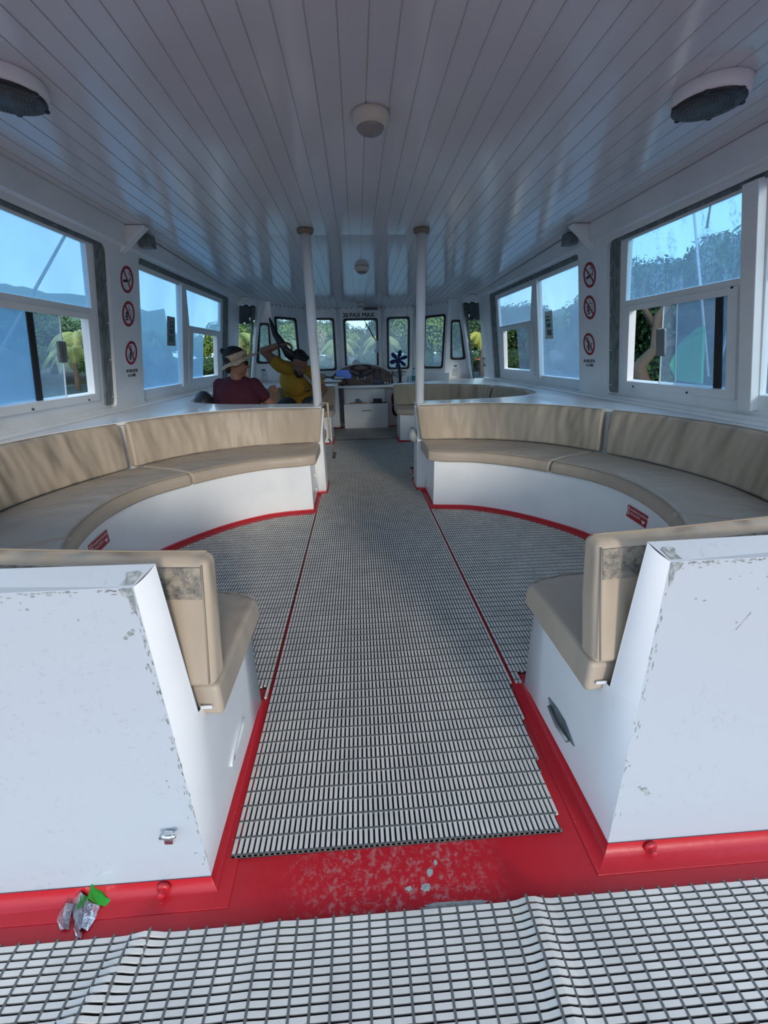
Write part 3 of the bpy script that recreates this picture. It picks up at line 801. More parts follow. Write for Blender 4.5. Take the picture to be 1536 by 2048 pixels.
            mb.build('seam', M['piping'], bk)
    return fb, ff, ft

for s in (-1, 1):
    bench(s, B1, F1, T1, True)
    bench(s, B2, F2, T2, False)
    sd = 'left' if s < 0 else 'right'
    # ledge behind the cushions
    f1, f2 = cr(T1, 1), cr(T2, 1)
    lp = []
    for k in range(61):
        u = 10-7.3*k/60; p = f1(u) + nrm(f1, u)*.045; lp.append((p.x, p.y))
    lp += [(2.018, 1.36), (2.018, 7.10), (1.45, 7.15), (1.2, 6.9), (.9, 6.5), (.47, 6.32)]
    for k in range(61):
        u = 10-10*k/60; p = f2(u) + nrm(f2, u)*.045; lp.append((p.x, p.y))
    lp += [(.40, 3.77), (.40, 3.54)]
    lp[0] = (.40, 3.50)
    vs, fs = fill2d([lp], .02)
    mb = MB(); mb.mesh([(s*v.x, v.y, .752+v.z) for v in vs], fs)
    t = empty('side_ledge', (s*.9, 3.6, .75), 'glossy white ledge running behind the %s bench backrests under the windows' % sd, 'ledge')
    mb.build('ledge_top', M['white'], t, bevel=.004)
    for F_, T_, u0 in ((F1, T1, 2.6), (F2, T2, 0.0)):
        fa, fc = cr(F_, 1), cr(T_, 1); vs = []
        for k in range(61):
            u = u0+(10-u0)*k/60; a = fa(u)+nrm(fa, u)*.072; b = fc(u)+nrm(fc, u)*.064
            for (p, z) in ((a, .38), (b, .748)): vs.append((s*p.x, p.y, z))
            for (p, z, q) in ((b, .748, nrm(fc, u)), (a, .38, nrm(fa, u))): vs.append((s*(p.x+q.x*.012), p.y+q.y*.012, z))
        mb = MB(); mb.mesh(vs, [(k*4+j, k*4+(j+1) % 4, (k+1)*4+(j+1) % 4, (k+1)*4+j) for k in range(60) for j in range(4)])
        mb.build('backrest_panel', M['white'], t)
    mb = MB(); mb.box(min(s*.405, s*1.6), max(s*.405, s*1.6), 3.545, 3.765, 0, .742); mb.build('partition', M['white'], t, bevel=.012)
    mb = MB(); mb.box(min(s*.478, s*.60), max(s*.478, s*.60), 3.10, 3.56, 0, .384); mb.build('partition_side', M['white'], t, bevel=.015)
    mb = MB(); mb.tube([(s*.473, 3.46, .05), (s*.473, 3.46, .36)], .008, 8)
    for z in (.10, .22): mb.ell((s*.474, 3.36, z), (.008,.010,.014), None, 8, 6)
    mb.build('hinge', M['white'], t)
    # pole
    t = empty('support_pole', (s*.434, 3.63, .76), 'white round pole from the %s ledge up to the ceiling' % sd, 'pole')
    mb = MB(); mb.tube([(s*.434, 3.63, .755), (s*.434, 3.63, 2.015)], .037, 28); mb.build('pole_shaft', M['white'], t)
    mb = MB(); mb.lathe(Matrix.Translation((s*.434, 3.63, 2.0)), [(.046, 0), (.058, .006), (.062, .022), (.060, .034)], 24); mb.build('ceiling_flange', M['beige_flange'], t)

# extra details around bench ends
mb = MB(); P = [(-.372, 3.50, .765), (-.372, 3.50, .815), (-.372, 3.56, .825)]
mb = MB(); mb.tube([(-.40, 3.52, .79), (-.345, 3.52, .79), (-.345, 3.52, .50)], .009, 8)
o = mb.build('handrail', M['vinyl']); tag(o, 'thin beige padded rail hooked at the aisle end of the near left backrest', 'rail')
mb = MB(); mb.ell((.368, 3.60, .49), (.040,.06,.055), None, 16, 10); mb.tube([(.395, 3.60, .49), (.385, 3.60, .43)], [.04, .02], 12)
o = mb.build('door_stop', M['gasket']); o.data.materials[0] = mat('pale_grey_rubber', (.30,.33,.34), .6); tag(o, 'round pale grey bumper at the aisle end of the near right bench', 'bumper')
t = empty('webbing_strap', (-.34, 3.5, .5), 'black webbing strap dangling from the aisle end of the near left bench', 'strap')
mb = MB(); pts = [(-.35,3.49,.50), (-.335,3.48,.47), (-.322,3.47,.43), (-.315,3.465,.385)]
vs = []
for p in pts: vs += [(p[0]-.009, p[1], p[2]), (p[0]+.009, p[1]+.004, p[2]), (p[0]+.009, p[1]+.008, p[2]), (p[0]-.009, p[1]+.004, p[2])]
mb.mesh(vs, [(k*4+j, k*4+(j+1) % 4, (k+1)*4+(j+1) % 4, (k+1)*4+j) for k in range(3) for j in range(4)]); mb.build('webbing', M['black'], t)
mb = MB(); mb.obox(Matrix.Translation((-.312, 3.462, .365)) @ Matrix.Rotation(.25, 4, 'Y'), .028, .012, .055); mb.build('buckle', M['black'], t, bevel=.004)

# life-jacket stickers on the bench bases
fb = cr(B1, 1)
for s in (-1, 1):
    sd = 'left' if s < 0 else 'right'
    # find u with y~2.07
    best = min(range(400), key=lambda k: abs(fb(4+2.0*k/400).y-(2.06 if s > 0 else 1.99))); u0 = 4+2.0*best/400
    c = fb(u0); d = (fb(u0+.05)-fb(u0-.05)).normalized()
    r_ = Vector((-d.x*1, -d.y, 0)) if s > 0 else Vector((-d.x, d.y, 0))
    # viewer's right along the wall: right side -> towards the camera; left side -> away
    rr = Vector((s*(-d.x), -d.y, 0)) if s > 0 else Vector((s*d.x, d.y, 0))
    nn = Vector((-s*1, 0, 0)); nn = rr.cross(Vector((0, 0, 1)));
    Mx = Matrix((rr, Vector((0, 0, 1)), nn)).transposed().to_4x4(); org = Vector((s*c.x, c.y, .285)); Mx.translation = org + nn*.0035
    t = empty('life_jacket_sticker', org, 'small red and white life jacket sticker on the %s bench base' % sd, 'sticker')
    mb = MB(); plan(mb, Mx, [rect(-.118, .118, -.039, .039)], .001, 0); mb.build('sticker_border', M['sign_white'], t)
    mb = MB(); plan(mb, Mx, [rect(-.114, .114, -.035, .035)], .001, .001); sg_ = mb.build('sticker_ground', M['sticker_red'], t)
    mb = MB()
    for (tx, size, x0, y0) in (('BRASSIERES DE SAUVETAGE', .0165, .022, .016), ('LIFE JACKETS', .0165, -.012, -.006)):
        vs, fs = text2d(tx, size, .0005, .0002); w = max(v.x for v in vs)-min(v.x for v in vs); k = (.165 if 'BRAS' in tx else .095)/w
        mb.mesh([Mx @ Vector((v.x*k+x0, v.y+y0, .0022)) for v in vs], fs)
    plan(mb, Mx, [[(.05, -.006), (.088, -.006), (.069, -.026)]], .0008, .002)
    for cx_ in (-.098, -.078):
        plan(mb, Mx, [[(x+cx_, y+.022) for x, y in disc(.006, 12)]], .0008, .002)
        for l_ in line([(cx_-.006,.012),(cx_-.008,-.012),(cx_,-.02),(cx_+.008,-.012),(cx_+.006,.012)], .004): plan(mb, Mx, [l_], .0008, .002)
    mb.build('sticker_print', M['white_print'], sg_)

# fittings on the near bench ends
t = empty('door_catch', (-.545, .63, .16), 'small chrome catch with rust stain on the left aft panel', 'catch')
yy = .615+.101*.16/.745
mb = MB(); mb.obox(Matrix.Translation((-.548, yy-.006, .158)) @ Matrix.Rotation(.1, 4, 'Y'), .020, .012, .034); cp_ = mb.build('catch_plate', M['chrome'], t, bevel=.003)
mb = MB(); mb.tube([(-.560, yy-.014, .174), (-.532, yy-.016, .176)], .006, 10); mb.ell((-.530, yy-.016, .177), (.006,.006,.006)); mb.build('catch_pin', M['chrome'], cp_)
m = mat('rust_stain', (.60,.52,.42), .6); 
for (x, lab) in ((-.578, 'red painted bolt head on the skirting of the left aft panel'), (.575, 'red painted bolt head on the skirting of the right aft panel')):
    t = empty('bolt', (x, .60, .016), lab, 'bolt')
    mb = MB(); Mx = Matrix.Translation((x, .612, .020)) @ Matrix.Rotation(PI/2, 4, 'X')
    mb.lathe(Mx, [(.016, 0), (.0155, .006), (.010, .009)], 12); mb.build('washer', M['red'], t)
    mb = MB(); mb.lathe(Mx, [(.0095, .006), (.0095, .018), (.006, .022), (.0005, .023)], 6, False); mb.build('bolt_head', M['red'], t)
# left side: moulded recessed pull;  right side: dark vent plate
t = empty('pull_handle', (-.476, .90, .13), 'white moulded pull handle on the side of the left bench end', 'handle')
Mx = Matrix((Vector((0, .60, .06)).normalized(), Vector((0, -.06, .60)).normalized(), Vector((1, 0, 0)))).transposed().to_4x4()
Mh = Matrix.Translation((-.4755, .885, .128)) @ Matrix.Rotation(PI/2, 4, 'Y')
def oval(a, b, n=28): return [(a*math.cos(2*PI*k/n), b*math.sin(2*PI*k/n)) for k in range(n)]
def sideplate(mb, s, cy, cz, loops, depth, off, tilt):
    vs, fs = fill2d(loops, depth); ca, sa = math.cos(tilt), math.sin(tilt)
    mb.mesh([(s*(.4745-off-v.z), cy+v.x*ca-v.y*sa, cz+v.x*sa+v.y*ca) for v in vs], fs)
mb = MB(); sideplate(mb, -1, .895, .128, [oval(.072, .019), oval(.056, .009)], .007, .003, .12); hr_ = mb.build('handle_rim', M['white'], t, bevel=.003)
mb = MB(); mb.ell((-.4725, .852, .122), (.003,.007,.007)); mb.build('keyhole', M['dark'], hr_)
t = empty('vent_plate', (.476, .895, .125), 'dark tarnished metal clip on the side of the right bench end', 'plate')
mb = MB(); sideplate(mb, 1, .893, .127, [[(-.085,-.004),(-.03,-.020),(.05,-.022),(.085,.006),(.03,.018),(-.02,.020)]], .006, .003, .0); mb.build('clip_plate', M['gasket'], t, bevel=.002)
mb = MB(); mb.tube([(.462, .83, .120), (.458, .89, .116), (.462, .95, .124)], .006, 8); mb.build('clip_bar', M['grey_metal'], t)

# worn grey patches on the threshold
rnd = random.Random(5)
def patch(x, y, rx, ry, lab):
    lp = [(x+rx*math.cos(2*PI*k/18)*rnd.uniform(.7,1.15), y+ry*math.sin(2*PI*k/18)*rnd.uniform(.6,1.2)) for k in range(18)]
    mb = MB(); mb.mesh([(a, b, .0006) for a, b in lp] + [(a, b, .0) for a, b in lp], [tuple(range(18))]); o = mb.build('worn_patch', M['patch']); return tag(o, lab, 'patch')
patch(.020, .578, .012, .009, 'grey worn paint patch in the middle of the red threshold')
patch(.036, .607, .008, .009, 'small grey worn paint chip beside the larger patch on the red threshold')
patch(.052, .625, .005, .006, 'tiny grey paint chip nearest the aisle mat edge on the red threshold')
patch(-.018, .578, .008, .005, 'small greenish grey paint chip left of the middle patch on the red threshold')
patch(.075, .540, .085, .008, 'long grey worn strip along the edge of the stern mat')

# ------------------------------------------------------------------ ribbed mats
def cliprange(fn, a, b, n=400):
    """runs where fn(t) true"""
    out = []; st = None
    for k in range(n+1):
        t = a+(b-a)*k/n
        if fn(t):
            if st is None: st = t
            en = t
        elif st is not None:
            if en-st > .02: out.append((st, en))
            st = None
    if st is not None and en-st > .02: out.append((st, en))
    return out
ZS0, ZS1, ZC0, ZC1 = .005, .0115, .0035, .0118
def ribmat(lab, inside, x0, x1, y0, y1, pitch=.0136, wid=.0082, cp=.0395, cw=.0046, loc=None, name='ribbed_mat'):
    t = empty(name, loc or ((x0+x1)/2, (y0+y1)/2, 0), lab, 'mat')
    mb = MB(); k = 0; x = x0 + pitch/2
    while x < x1:
        for (a, b) in cliprange(lambda y: inside(x, y), y0, y1): mb.box(x-wid/2, x+wid/2, a, b, ZS0, ZS1)
        x += pitch
    mb.build('mat_strips', M['strip'], t, recalc=False)
    mb = MB(); y = y0 + cw/2
    while y < y1:
        for (a, b) in cliprange(lambda x_: inside(x_, y), x0, x1): mb.box(a, b, y-cw/2, y+cw/2, ZC0, ZC1)
        y += cp
    mb.build('mat_cross_bars', M['bar'], t, recalc=False)
    mb = MB(); 
    # thin dark backing, follows the same outline, in slices
    y = y0
    while y < y1-.001:
        yn = min(y+.04, y1)
        for (a, b) in cliprange(lambda x_: inside(x_, (y+yn)/2), x0, x1): mb.box(a, b, y, yn, .0005, .003)
        y = yn
    mb.build('mat_underlay', M['void'], t, recalc=False)
    return t
ribmat('long pale ribbed aisle mat running from the red threshold to the wheelhouse step', lambda x, y: (x > -.447-.10*max(0, min(1,(y-.67)/.5))*0) and x < (.386 if y < .9 else .386) + max(0, min(.045, (y-.67)*.09)), -.447, .432, .668, 5.98, loc=(0, .7, 0))
ribmat('short pale ribbed mat between the far bench ends and the white helm box', lambda x, y: abs(x) < (.452 if y < 6.25 else .95), -.95, .95, 6.02, 7.0)
fbn = cr(B1, 1); inn = [fbn(10*k/200) for k in range(201)]
def inside_circle(ax, y, m=.05):
    if y < 1.17 or y > 3.03: return False
    # x limit of the base at this y
    lim = 0
    for a, b in zip(inn[:-1], inn[1:]):
        if (a.y-y)*(b.y-y) <= 0 and abs(a.y-b.y) > 1e-9:
            q = (y-a.y)/(b.y-a.y); lim = max(lim, a.x+(b.x-a.x)*q)
    dy = min(y-1.155, 3.085-y)
    return ax < lim - m and dy > .0 and (ax < .47 or min((y-a_.y)**2+(ax-a_.x)**2 for a_ in inn[::3]) > .072**2)
cache = {}
def inR(x, y):
    k = (round(x*250), round(y*250))
    if k not in cache: cache[k] = inside_circle(abs(x), y)
    return cache[k]
ribmat('pale ribbed mat filling the floor of the near right seating circle', lambda x, y: x > .447 and (y > 1.165 or x < .46) and inR(x, y), .447, 1.45, 1.145, 3.05)
ribmat('pale ribbed mat filling the floor of the near left seating circle', lambda x, y: x < (-.4525 if y > 1.75 else -.457) and inR(x, y), -1.45, -.4525, 1.145, 3.05)
fb2 = cr(B2, 1); inn2 = [fb2(10*k/150) for k in range(151)]
def inside_far(ax, y):
    if y < 4.33 or y > 5.71: return False
    lim = 0
    for a, b in zip(inn2[:-1], inn2[1:]):
        if (a.y-y)*(b.y-y) <= 0 and abs(a.y-b.y) > 1e-9: lim = max(lim, a.x+(b.x-a.x)*(y-a.y)/(b.y-a.y))
    return ax < lim-.05
cache2 = {}
def inF(x, y):
    k = (round(x*250), round(y*250))
    if k not in cache2: cache2[k] = inside_far(abs(x), y)
    return cache2[k]
ribmat('pale ribbed mat on the floor of the far right seating circle', lambda x, y: x > .437 and inF(x, y), .437, 1.25, 4.33, 5.71)
ribmat('pale ribbed mat on the floor of the far left seating circle', lambda x, y: x < -.452 and inF(x, y), -1.25, -.452, 4.33, 5.71)
# stern mat: strips run across, with two raised ripples
t = empty('ribbed_mat', (0, .5, 0), 'pale ribbed stern mat with raised ripples across the bottom of the view', 'mat')
def bumpz(x, y):
    z = 0
    xa = -.595 - (.53-y)*.62 ; xb = .245 + (.53-y)*.02
    z += .013*math.exp(-((x-xa-.015)/.028)**2) + .016*math.exp(-((x-xb)/.026)**2) + .004*math.exp(-((x+.30+(.53-y)*.4)/.04)**2)
    return z
xs_ = [-1.5+.0195*k for k in range(155)]
mb = MB(); y = .536-.0075
while y > -.5:
    vs = []
    for x in xs_:
        z = bumpz(x, y); vs += [(x, y-.0041, ZS0+z), (x, y+.0041, ZS0+z), (x, y+.0041, ZS1+z), (x, y-.0041, ZS1+z)]
    L = len(xs_)
    mb.mesh(vs, [(k*4+j, k*4+(j+1) % 4, (k+1)*4+(j+1) % 4, (k+1)*4+j) for k in range(L-1) for j in range(4)]); y -= .0128
mb.build('mat_strips', M['strip'], t, recalc=False)
mb = MB(); x = -1.5
while x < 1.5:
    vs = []; n_ = 26
    for k in range(n_+1):
        y = .537 - 1.04*k/n_; xx = x; z = bumpz(xx, y)
        vs += [(xx-.0026, y, ZC0+z), (xx+.0026, y, ZC0+z), (xx+.0026, y, ZC1+z+.0004), (xx-.0026, y, ZC1+z+.0004)]
    mb.mesh(vs, [(k*4+j, k*4+(j+1) % 4, (k+1)*4+(j+1) % 4, (k+1)*4+j) for k in range(n_) for j in range(4)] + [(0,1,2,3)]); x += .0386
mb.build('mat_cross_bars', M['bar'], t, recalc=False)
mb = MB(); mb.box(-1.5, 1.5, -.5, .53, .0005, .003); mb.build('mat_underlay', M['void'], t)

# ------------------------------------------------------------------ litter: torn foil wrapper
t = empty('snack_wrapper', (-.73, .58, 0), 'crumpled green and silver snack wrapper on the red floor', 'litter')
def sheet(pts, name, m_, th=.0012, parent=None):
    """pts: grid rows of points"""
    mb = MB(); h = len(pts); w = len(pts[0]); vs = [p for r in pts for p in r]
    mb.mesh(vs, [(a*w+b, a*w+b+1, (a+1)*w+b+1, (a+1)*w+b) for a in range(h-1) for b in range(w-1)])
    o = mb.build(name, m_, parent); s_ = o.modifiers.new('s', 'SOLIDIFY'); s_.thickness = th; return o
sheet([[(-.778,.606,.012),(-.760,.610,.030),(-.745,.606,.016)],[(-.772,.585,.004),(-.755,.588,.026),(-.738,.583,.008)],[(-.752,.560,.003),(-.742,.562,.018),(-.729,.558,.004)],[(-.735,.542,.003),(-.728,.540,.006),(-.722,.538,.003)]], 'foil_fold', M['foil'], .001, t)
sheet([[(-.800,.583,.003),(-.786,.596,.020),(-.772,.598,.012)],[(-.795,.574,.003),(-.780,.576,.018),(-.768,.578,.006)],[(-.776,.556,.003),(-.768,.556,.008),(-.758,.556,.003)]], 'foil_flap', M['foil'], .001, t)
sheet([[(-.745,.590,.016),(-.735,.594,.030),(-.722,.590,.022),(-.712,.592,.008)],[(-.742,.574,.006),(-.732,.576,.024),(-.720,.572,.014),(-.712,.570,.003)],[(-.733,.552,.003),(-.728,.553,.014),(-.720,.552,.006),(-.717,.551,.003)]], 'foil_front', M['foil'], .001, t)
sheet([[(-.752,.632,.022),(-.742,.634,.040),(-.732,.632,.030)],[(-.752,.612,.010),(-.738,.613,.036),(-.720,.608,.020)],[(-.746,.590,.014),(-.733,.594,.034),(-.714,.590,.010)]], 'green_top', M['green_foil'], .001, t)
sheet([[(-.733,.630,.028),(-.722,.624,.012),(-.716,.620,.004)],[(-.722,.610,.022),(-.706,.604,.012),(-.692,.602,.004)],[(-.716,.592,.012),(-.708,.592,.008),(-.700,.592,.003)]], 'green_flap', M['green_foil'], .001, t)
sheet([[(-.772,.622,.004),(-.765,.622,.018)],[(-.780,.604,.003),(-.768,.604,.020)],[(-.788,.598,.003),(-.778,.596,.008)]], 'green_corner', M['green_foil'], .001, t)

# ------------------------------------------------------------------ helm
t = empty('front_counter', (0, 7.3, .69), 'white counter across the wheelhouse under the windscreen', 'counter')
mb = MB(); vs, fs = fill2d([[(-1.42,7.12),(-.9,6.95),(.9,6.95),(1.42,7.12),(.92,7.72),(.38,7.81),(-.38,7.81),(-.92,7.72)]], .035)
mb.mesh([(v.x, v.y, .680+v.z) for v in vs], fs); mb.build('counter_top', M['white'], t, bevel=.004)
mb = MB(); mb.box(-.9, .9, 7.30, 7.34, 0, .66); mb.build('counter_front', M['white'], t)
t = empty('helm_box', (.04, 7.0, 0), 'white stepped helm box in the middle of the aisle below the steering wheel', 'cabinet')
mb = MB(); mb.box(-.335, .40, 7.02, 7.30, .0, .405); lb_ = mb.build('lower_box', M['white'], t, bevel=.006)
mb = MB(); mb.box(-.325, .355, 7.14, 7.30, .405, .662); mb.build('upper_box', M['white'], t, bevel=.006)
mb = MB(); mb.obox(Matrix.Translation((.04, 7.018, .292)), .17, .004, .012); mb.build('finger_slot', M['dark'], lb_)
t = empty('helm_console', (0, 7.2, .70), 'dark brown half-round helm console on the front counter', 'console')
mb = MB(); hp = []
for k in range(25):
    a = PI*k/24; hp.append((-.015+.53*math.cos(a), .70+.315*math.sin(a)**.85))
vs, fs = fill2d([hp], .25); mb.mesh([(v.x, 7.30+v.z, v.y) for v in vs], fs); cn_ = mb.build('console_panel', M['brown'], t, bevel=.006)
mb = MB(); ring = [(-.015+.534*math.cos(PI*k/24), 7.165, .702+.318*math.sin(PI*k/24)**.85) for k in range(25)]; mb.tube(ring, .009, 6); mb.build('console_rim', M['sign_white'], t)
mb = MB(); mb.box(-.44, -.19, 7.165, 7.18, .80, .935); mb.build('chart_screen', M['screen'], cn_, bevel=.004)
mb = MB(); mb.box(-.10, .04, 7.158, 7.18, .78, .87); mb.build('ignition_plate', M['sign_white'], t, bevel=.006)
mb = MB(); mb.obox(Matrix.Translation((-.03, 7.15, .825)), .10, .05, .07); mb.tube([(-.03, 7.16, .84), (-.03, 7.06, .90)], .025, 10); mb.build('wheel_column', M['dark'], t)
mb = MB(); mb.box(.17, .31, 7.13, 7.18, .79, .93); mb.box(.19, .21, 7.10, 7.14, .88, .95); mb.box(.27, .29, 7.10, 7.14, .88, .95); mb.build('throttle_control', M['dark'], t, bevel=.008)
mb = MB(); mb.box(.17, .33, 7.14, 7.18, .705, .77); mb.build('throttle_base', M['blueblack'], t, bevel=.006)
mb = MB()
mb.box(.02, .12, 7.15, 7.18, .72, .78); mb.build('gauge', M['dark'], cn_, bevel=.003)
for k in range(3): mb = MB(); mb.box(.38+.045*k, .405+.045*k, 7.155, 7.18, .80, .90); mb.build('switch', M['dark'], cn_, bevel=.003)
t = empty('steering_wheel', (-.03, 7.03, .92), 'dark steering wheel in the middle of the helm console', 'wheel')
mb = MB(); Mx = Matrix.Translation((-.03, 7.03, .93)) @ Matrix.Rotation(math.radians(26), 4, 'X')
ring = [Mx @ Vector((.178*math.cos(2*PI*k/32), .178*math.sin(2*PI*k/32), 0)) for k in range(33)]; mb.tube(ring, .016, 8, False); mb.build('wheel_rim', M['dark'], t)
mb = MB(); 
for a in (PI*1.5, PI*.12, PI*.88): mb.tube([Mx @ Vector((0, 0, -.03)), Mx @ Vector((.16*math.cos(a), .16*math.sin(a), 0))], .011, 6)
mb.lathe(Mx @ Matrix.Translation((0,0,-.04)), [(.035,0),(.04,.02),(.03,.03)], 16); mb.build('wheel_spoke', M['dark'], t)
mb = MB(); mb.lathe(Matrix.Translation((-.10, 7.32, 1.0)), [(.05,0),(.07,.03),(.06,.06),(.03,.08)], 16); o = mb.build('compass', M['sign_white'], bevel=0); tag(o, 'pale domed compass on top of the helm console', 'compass')
# left chart unit
t = empty('side_cabinet', (-.55, 6.9, 0), 'tall white cabinet left of the helm box', 'cabinet')
mb = MB(); mb.box(-.78, -.40, 6.72, 7.2, .08, .76); mb.build('cabinet_body', M['white'], t, bevel=.006)
mb = MB(); mb.box(-.395, -.345, 7.06, 7.10, .10, .64); mb.build('gap_shade_strip', M['dark'], t)  # dark strip standing in for the shade in the gap beside the helm box
mb = MB(); mb.box(-.80, -.34, 6.68, 7.2, .775, .80); mb.build('cabinet_top', M['white'], t, bevel=.006)
mb = MB(); mb.tube([(-.60,7.0,.84),(-.35,6.95,.83),(-.25,6.98,.74),(-.36,6.98,.70)], .012, 6); o = mb.build('cable', M['black']); tag(o, 'black cable looping down beside the helm screen', 'cable')
mb = MB(); mb.obox(Matrix.Translation((-.38, 6.95, .825)) @ Matrix.Rotation(.1, 4, 'Z'), .16, .12, .04); o = mb.build('radio', M['grey_metal'], bevel=.01); tag(o, 'grey radio box on the white cabinet beside the helm screen', 'radio')
m_ = mat('speckled_fabric', (.2,.16,.13), .9); nn_ = N(m_); vv = nn_.add('ShaderNodeTexVoronoi'); vv.inputs['Scale'].default_value = 45; nn_.l.new(nn_.coord(), vv.inputs['Vector']); nn_.base(nn_.ramp(vv.outputs['Distance'], [(.3,(.015,.015,.02)),(.5,(.4,.32,.28))]))
mb = MB(); mb.ell((-.70, 7.02, .845), (.12,.10,.055)); o = mb.build('cloth_bundle', m_); tag(o, 'speckled cloth bundle on the white cabinet by the left windscreen', 'bundle')
# things on the helm box
mb = MB(); mb.box(-.235, .04, 7.06, 7.12, .4055, .417); o = mb.build('wooden_tray', M['orange'], bevel=.003); tag(o, 'thin orange wooden board on the step of the helm box', 'board')
t = empty('drinking_glass', (-.08, 7.09, .417), 'small clear glass lying on the orange wooden board', 'glass')
mb = MB(); mb.lathe(Matrix.Translation((-.10, 7.09, .417)), [(.03,0),(.036,.06),(.034,.06),(.028,.006)], 16); mb.build('glass_body', M['g_hazy'], t)
mb = MB(); mb.ell((-.045, 7.085, .435), (.02,.02,.018)); o = mb.build('fruit', M['lens']); tag(o, 'small brownish fruit beside the clear glass on the board', 'fruit')
mb = MB(); mb.box(.11, .37, 7.05, 7.13, .4055, .415); o = mb.build('tablet', M['dark'], bevel=.002); tag(o, 'flat black tablet lying on the step of the helm box', 'tablet')
mb = MB(); mb.box(.16, .30, 7.085, 7.10, .4155, .475); o = mb.build('handset', M['black'], bevel=.004); tag(o, 'black upright handset leaning on the helm box step', 'handset')
# fan
t = empty('desk_fan', (.62, 7.2, .70), 'dark blue bladed fan on a slim stand beside the helm console', 'fan')
mb = MB(); mb.lathe(Matrix.Translation((.62, 7.2, .70)), [(.07,0),(.07,.012),(.02,.03)], 20); mb.build('fan_base', M['dark'], t)
mb = MB(); mb.tube([(.62,7.2,.72),(.62,7.2,.86),(.60,7.2,1.0)], [.018,.028,.024], 12); mb.build('fan_stem', M['dark'], t)
mb = MB(); mb.lathe(Matrix.Translation((.585, 7.15, 1.06)) @ Matrix.Rotation(PI/2-.3, 4, 'X'), [(.02,-.05),(.04,-.04),(.045,.02),(.02,.045)], 16); mb.build('fan_motor', M['blueblack'], t)
Mf = Matrix.Translation((.585, 7.10, 1.075)) @ Matrix.Rotation(PI/2-.25, 4, 'X')
for k in range(6):
    a = k*PI/3+.35; Mb = Mf @ Matrix.Rotation(a, 4, 'Z')
    vs = [Mb @ Vector(p) for p in ((.02,-.012,0),(.08,-.035,.02),(.14,-.03,.022),(.155,0,.0),(.12,.025,-.015),(.06,.025,-.012),(.02,.012,0))]
    mb = MB(); mb.face(vs); b = mb.build('fan_blade', M['blueblack'], t); sm = b.modifiers.new('s','SOLIDIFY'); sm.thickness = .004
# bottle, bowl, charger
t = empty('water_bottle', (.85, 7.2, .70), 'clear water bottle with a teal label at the right of the counter', 'bottle')
mb = MB(); mb.lathe(Matrix.Translation((.85,7.2,.698)), [(.033,0),(.036,.01),(.036,.15),(.03,.175),(.014,.20),(.013,.225)], 20); mb.build('bottle_body', M['g_hazy'], t)
mb = MB(); mb.lathe(Matrix.Translation((.85,7.2,.698)), [(.0365,.05),(.0365,.12)], 20); mb.build('bottle_label', M['teal'], t)
mb = MB(); mb.lathe(Matrix.Translation((.85,7.2,.922)), [(.015,0),(.015,.018)], 12); mb.build('bottle_cap', M['blueblack'], t)
mb = MB(); mb.lathe(Matrix.Translation((.77,7.2,.698)), [(.033,0),(.036,.01),(.036,.09),(.03,.11)], 20); o = mb.build('glass_jar', M['g_hazy']); tag(o, 'short clear jar standing left of the water bottle', 'jar')
t = empty('fruit_bowl', (.60, 7.45, .70), 'wide bowl with mixed things behind the fan', 'bowl')
mb = MB(); mb.lathe(Matrix.Translation((.62,7.42,.80)), [(.06,0),(.12,.04),(.15,.07),(.145,.07),(.11,.04),(.05,.01)], 24); mb.build('bowl_shell', M['sign_white'], t)
mb = MB()
for k in range(7): mb.ell((.62+.1*math.cos(k*.9), 7.42+.06*math.sin(k*.9), .865+.01*(k % 2)), (.035,.03,.02))
mb.build('bowl_contents', M['ply'], t)
mb = MB(); mb.tube([(.62,7.42,.70),(.62,7.42,.80)], .03, 12); mb.build('bowl_foot', M['sign_white'], t)
t = empty('power_strip', (.44, 7.02, .70), 'white power strip on the counter edge right of the console', 'power strip')
mb = MB(); mb.obox(Matrix.Translation((.42, 7.05, .715)) @ Matrix.Rotation(.15, 4, 'Y'), .16, .05, .03); mb.build('strip_body', M['sign_white'], t, bevel=.008)
mb = MB()
for k in range(3): mb.lathe(Matrix.Translation((.375+.045*k, 7.022, .718)) @ Matrix.Rotation(PI/2, 4, 'X'), [(.013,0),(.013,.004)], 12)
mb.build('socket', M['dark'], t)
mb = MB(); mb.tube([(.50,7.05,.71),(.60,7.02,.712),(.66,7.05,.715),(.8,7.02,.71)], .01, 6); o = mb.build('charging_cable', M['sign_white']); tag(o, 'white cable trailing along the counter right of the power strip', 'cable')
mb = MB(); mb.obox(Matrix.Translation((1.22, 6.95, .80)) @ Matrix.Rotation(.35, 4, 'X'), .34, .012, .13); o = mb.build('leaning_board', M['paper'], bevel=.003); tag(o, 'pale rectangular board leaning on the right ledge below the angled window', 'board')
for s in (-1, 1):
    P = facet_pt(1 if s < 0 else 7, .42, .90, -.006); sd = 'left' if s < 0 else 'right'
    t = empty('wall_socket', P, 'grey outlined wall plate low beside the %s wheelhouse door' % sd, 'plate')
    Mx = Matrix.Translation(P)
    mb = MB(); mb.obox(Mx, .09, .008, .19); mb.build('plate', M['paper'], t, bevel=.003)
    mb = MB(); mb.obox(Matrix.Translation(P+Vector((0,-.006,.06))), .05, .006, .025); mb.obox(Matrix.Translation(P+Vector((0,-.006,-.02))), .05, .003, .004); mb.build('plate_switch', M['dark'], t)
mb = MB(); mb.ell((.53, 7.24, .45), (.06,.06,.12)); mb.ell((.55, 7.24, .28), (.07,.06,.12)); o = mb.build('hanging_cloth', M['cloth_red']); tag(o, 'dark red bundle hanging under the counter right of the helm box', 'bundle')
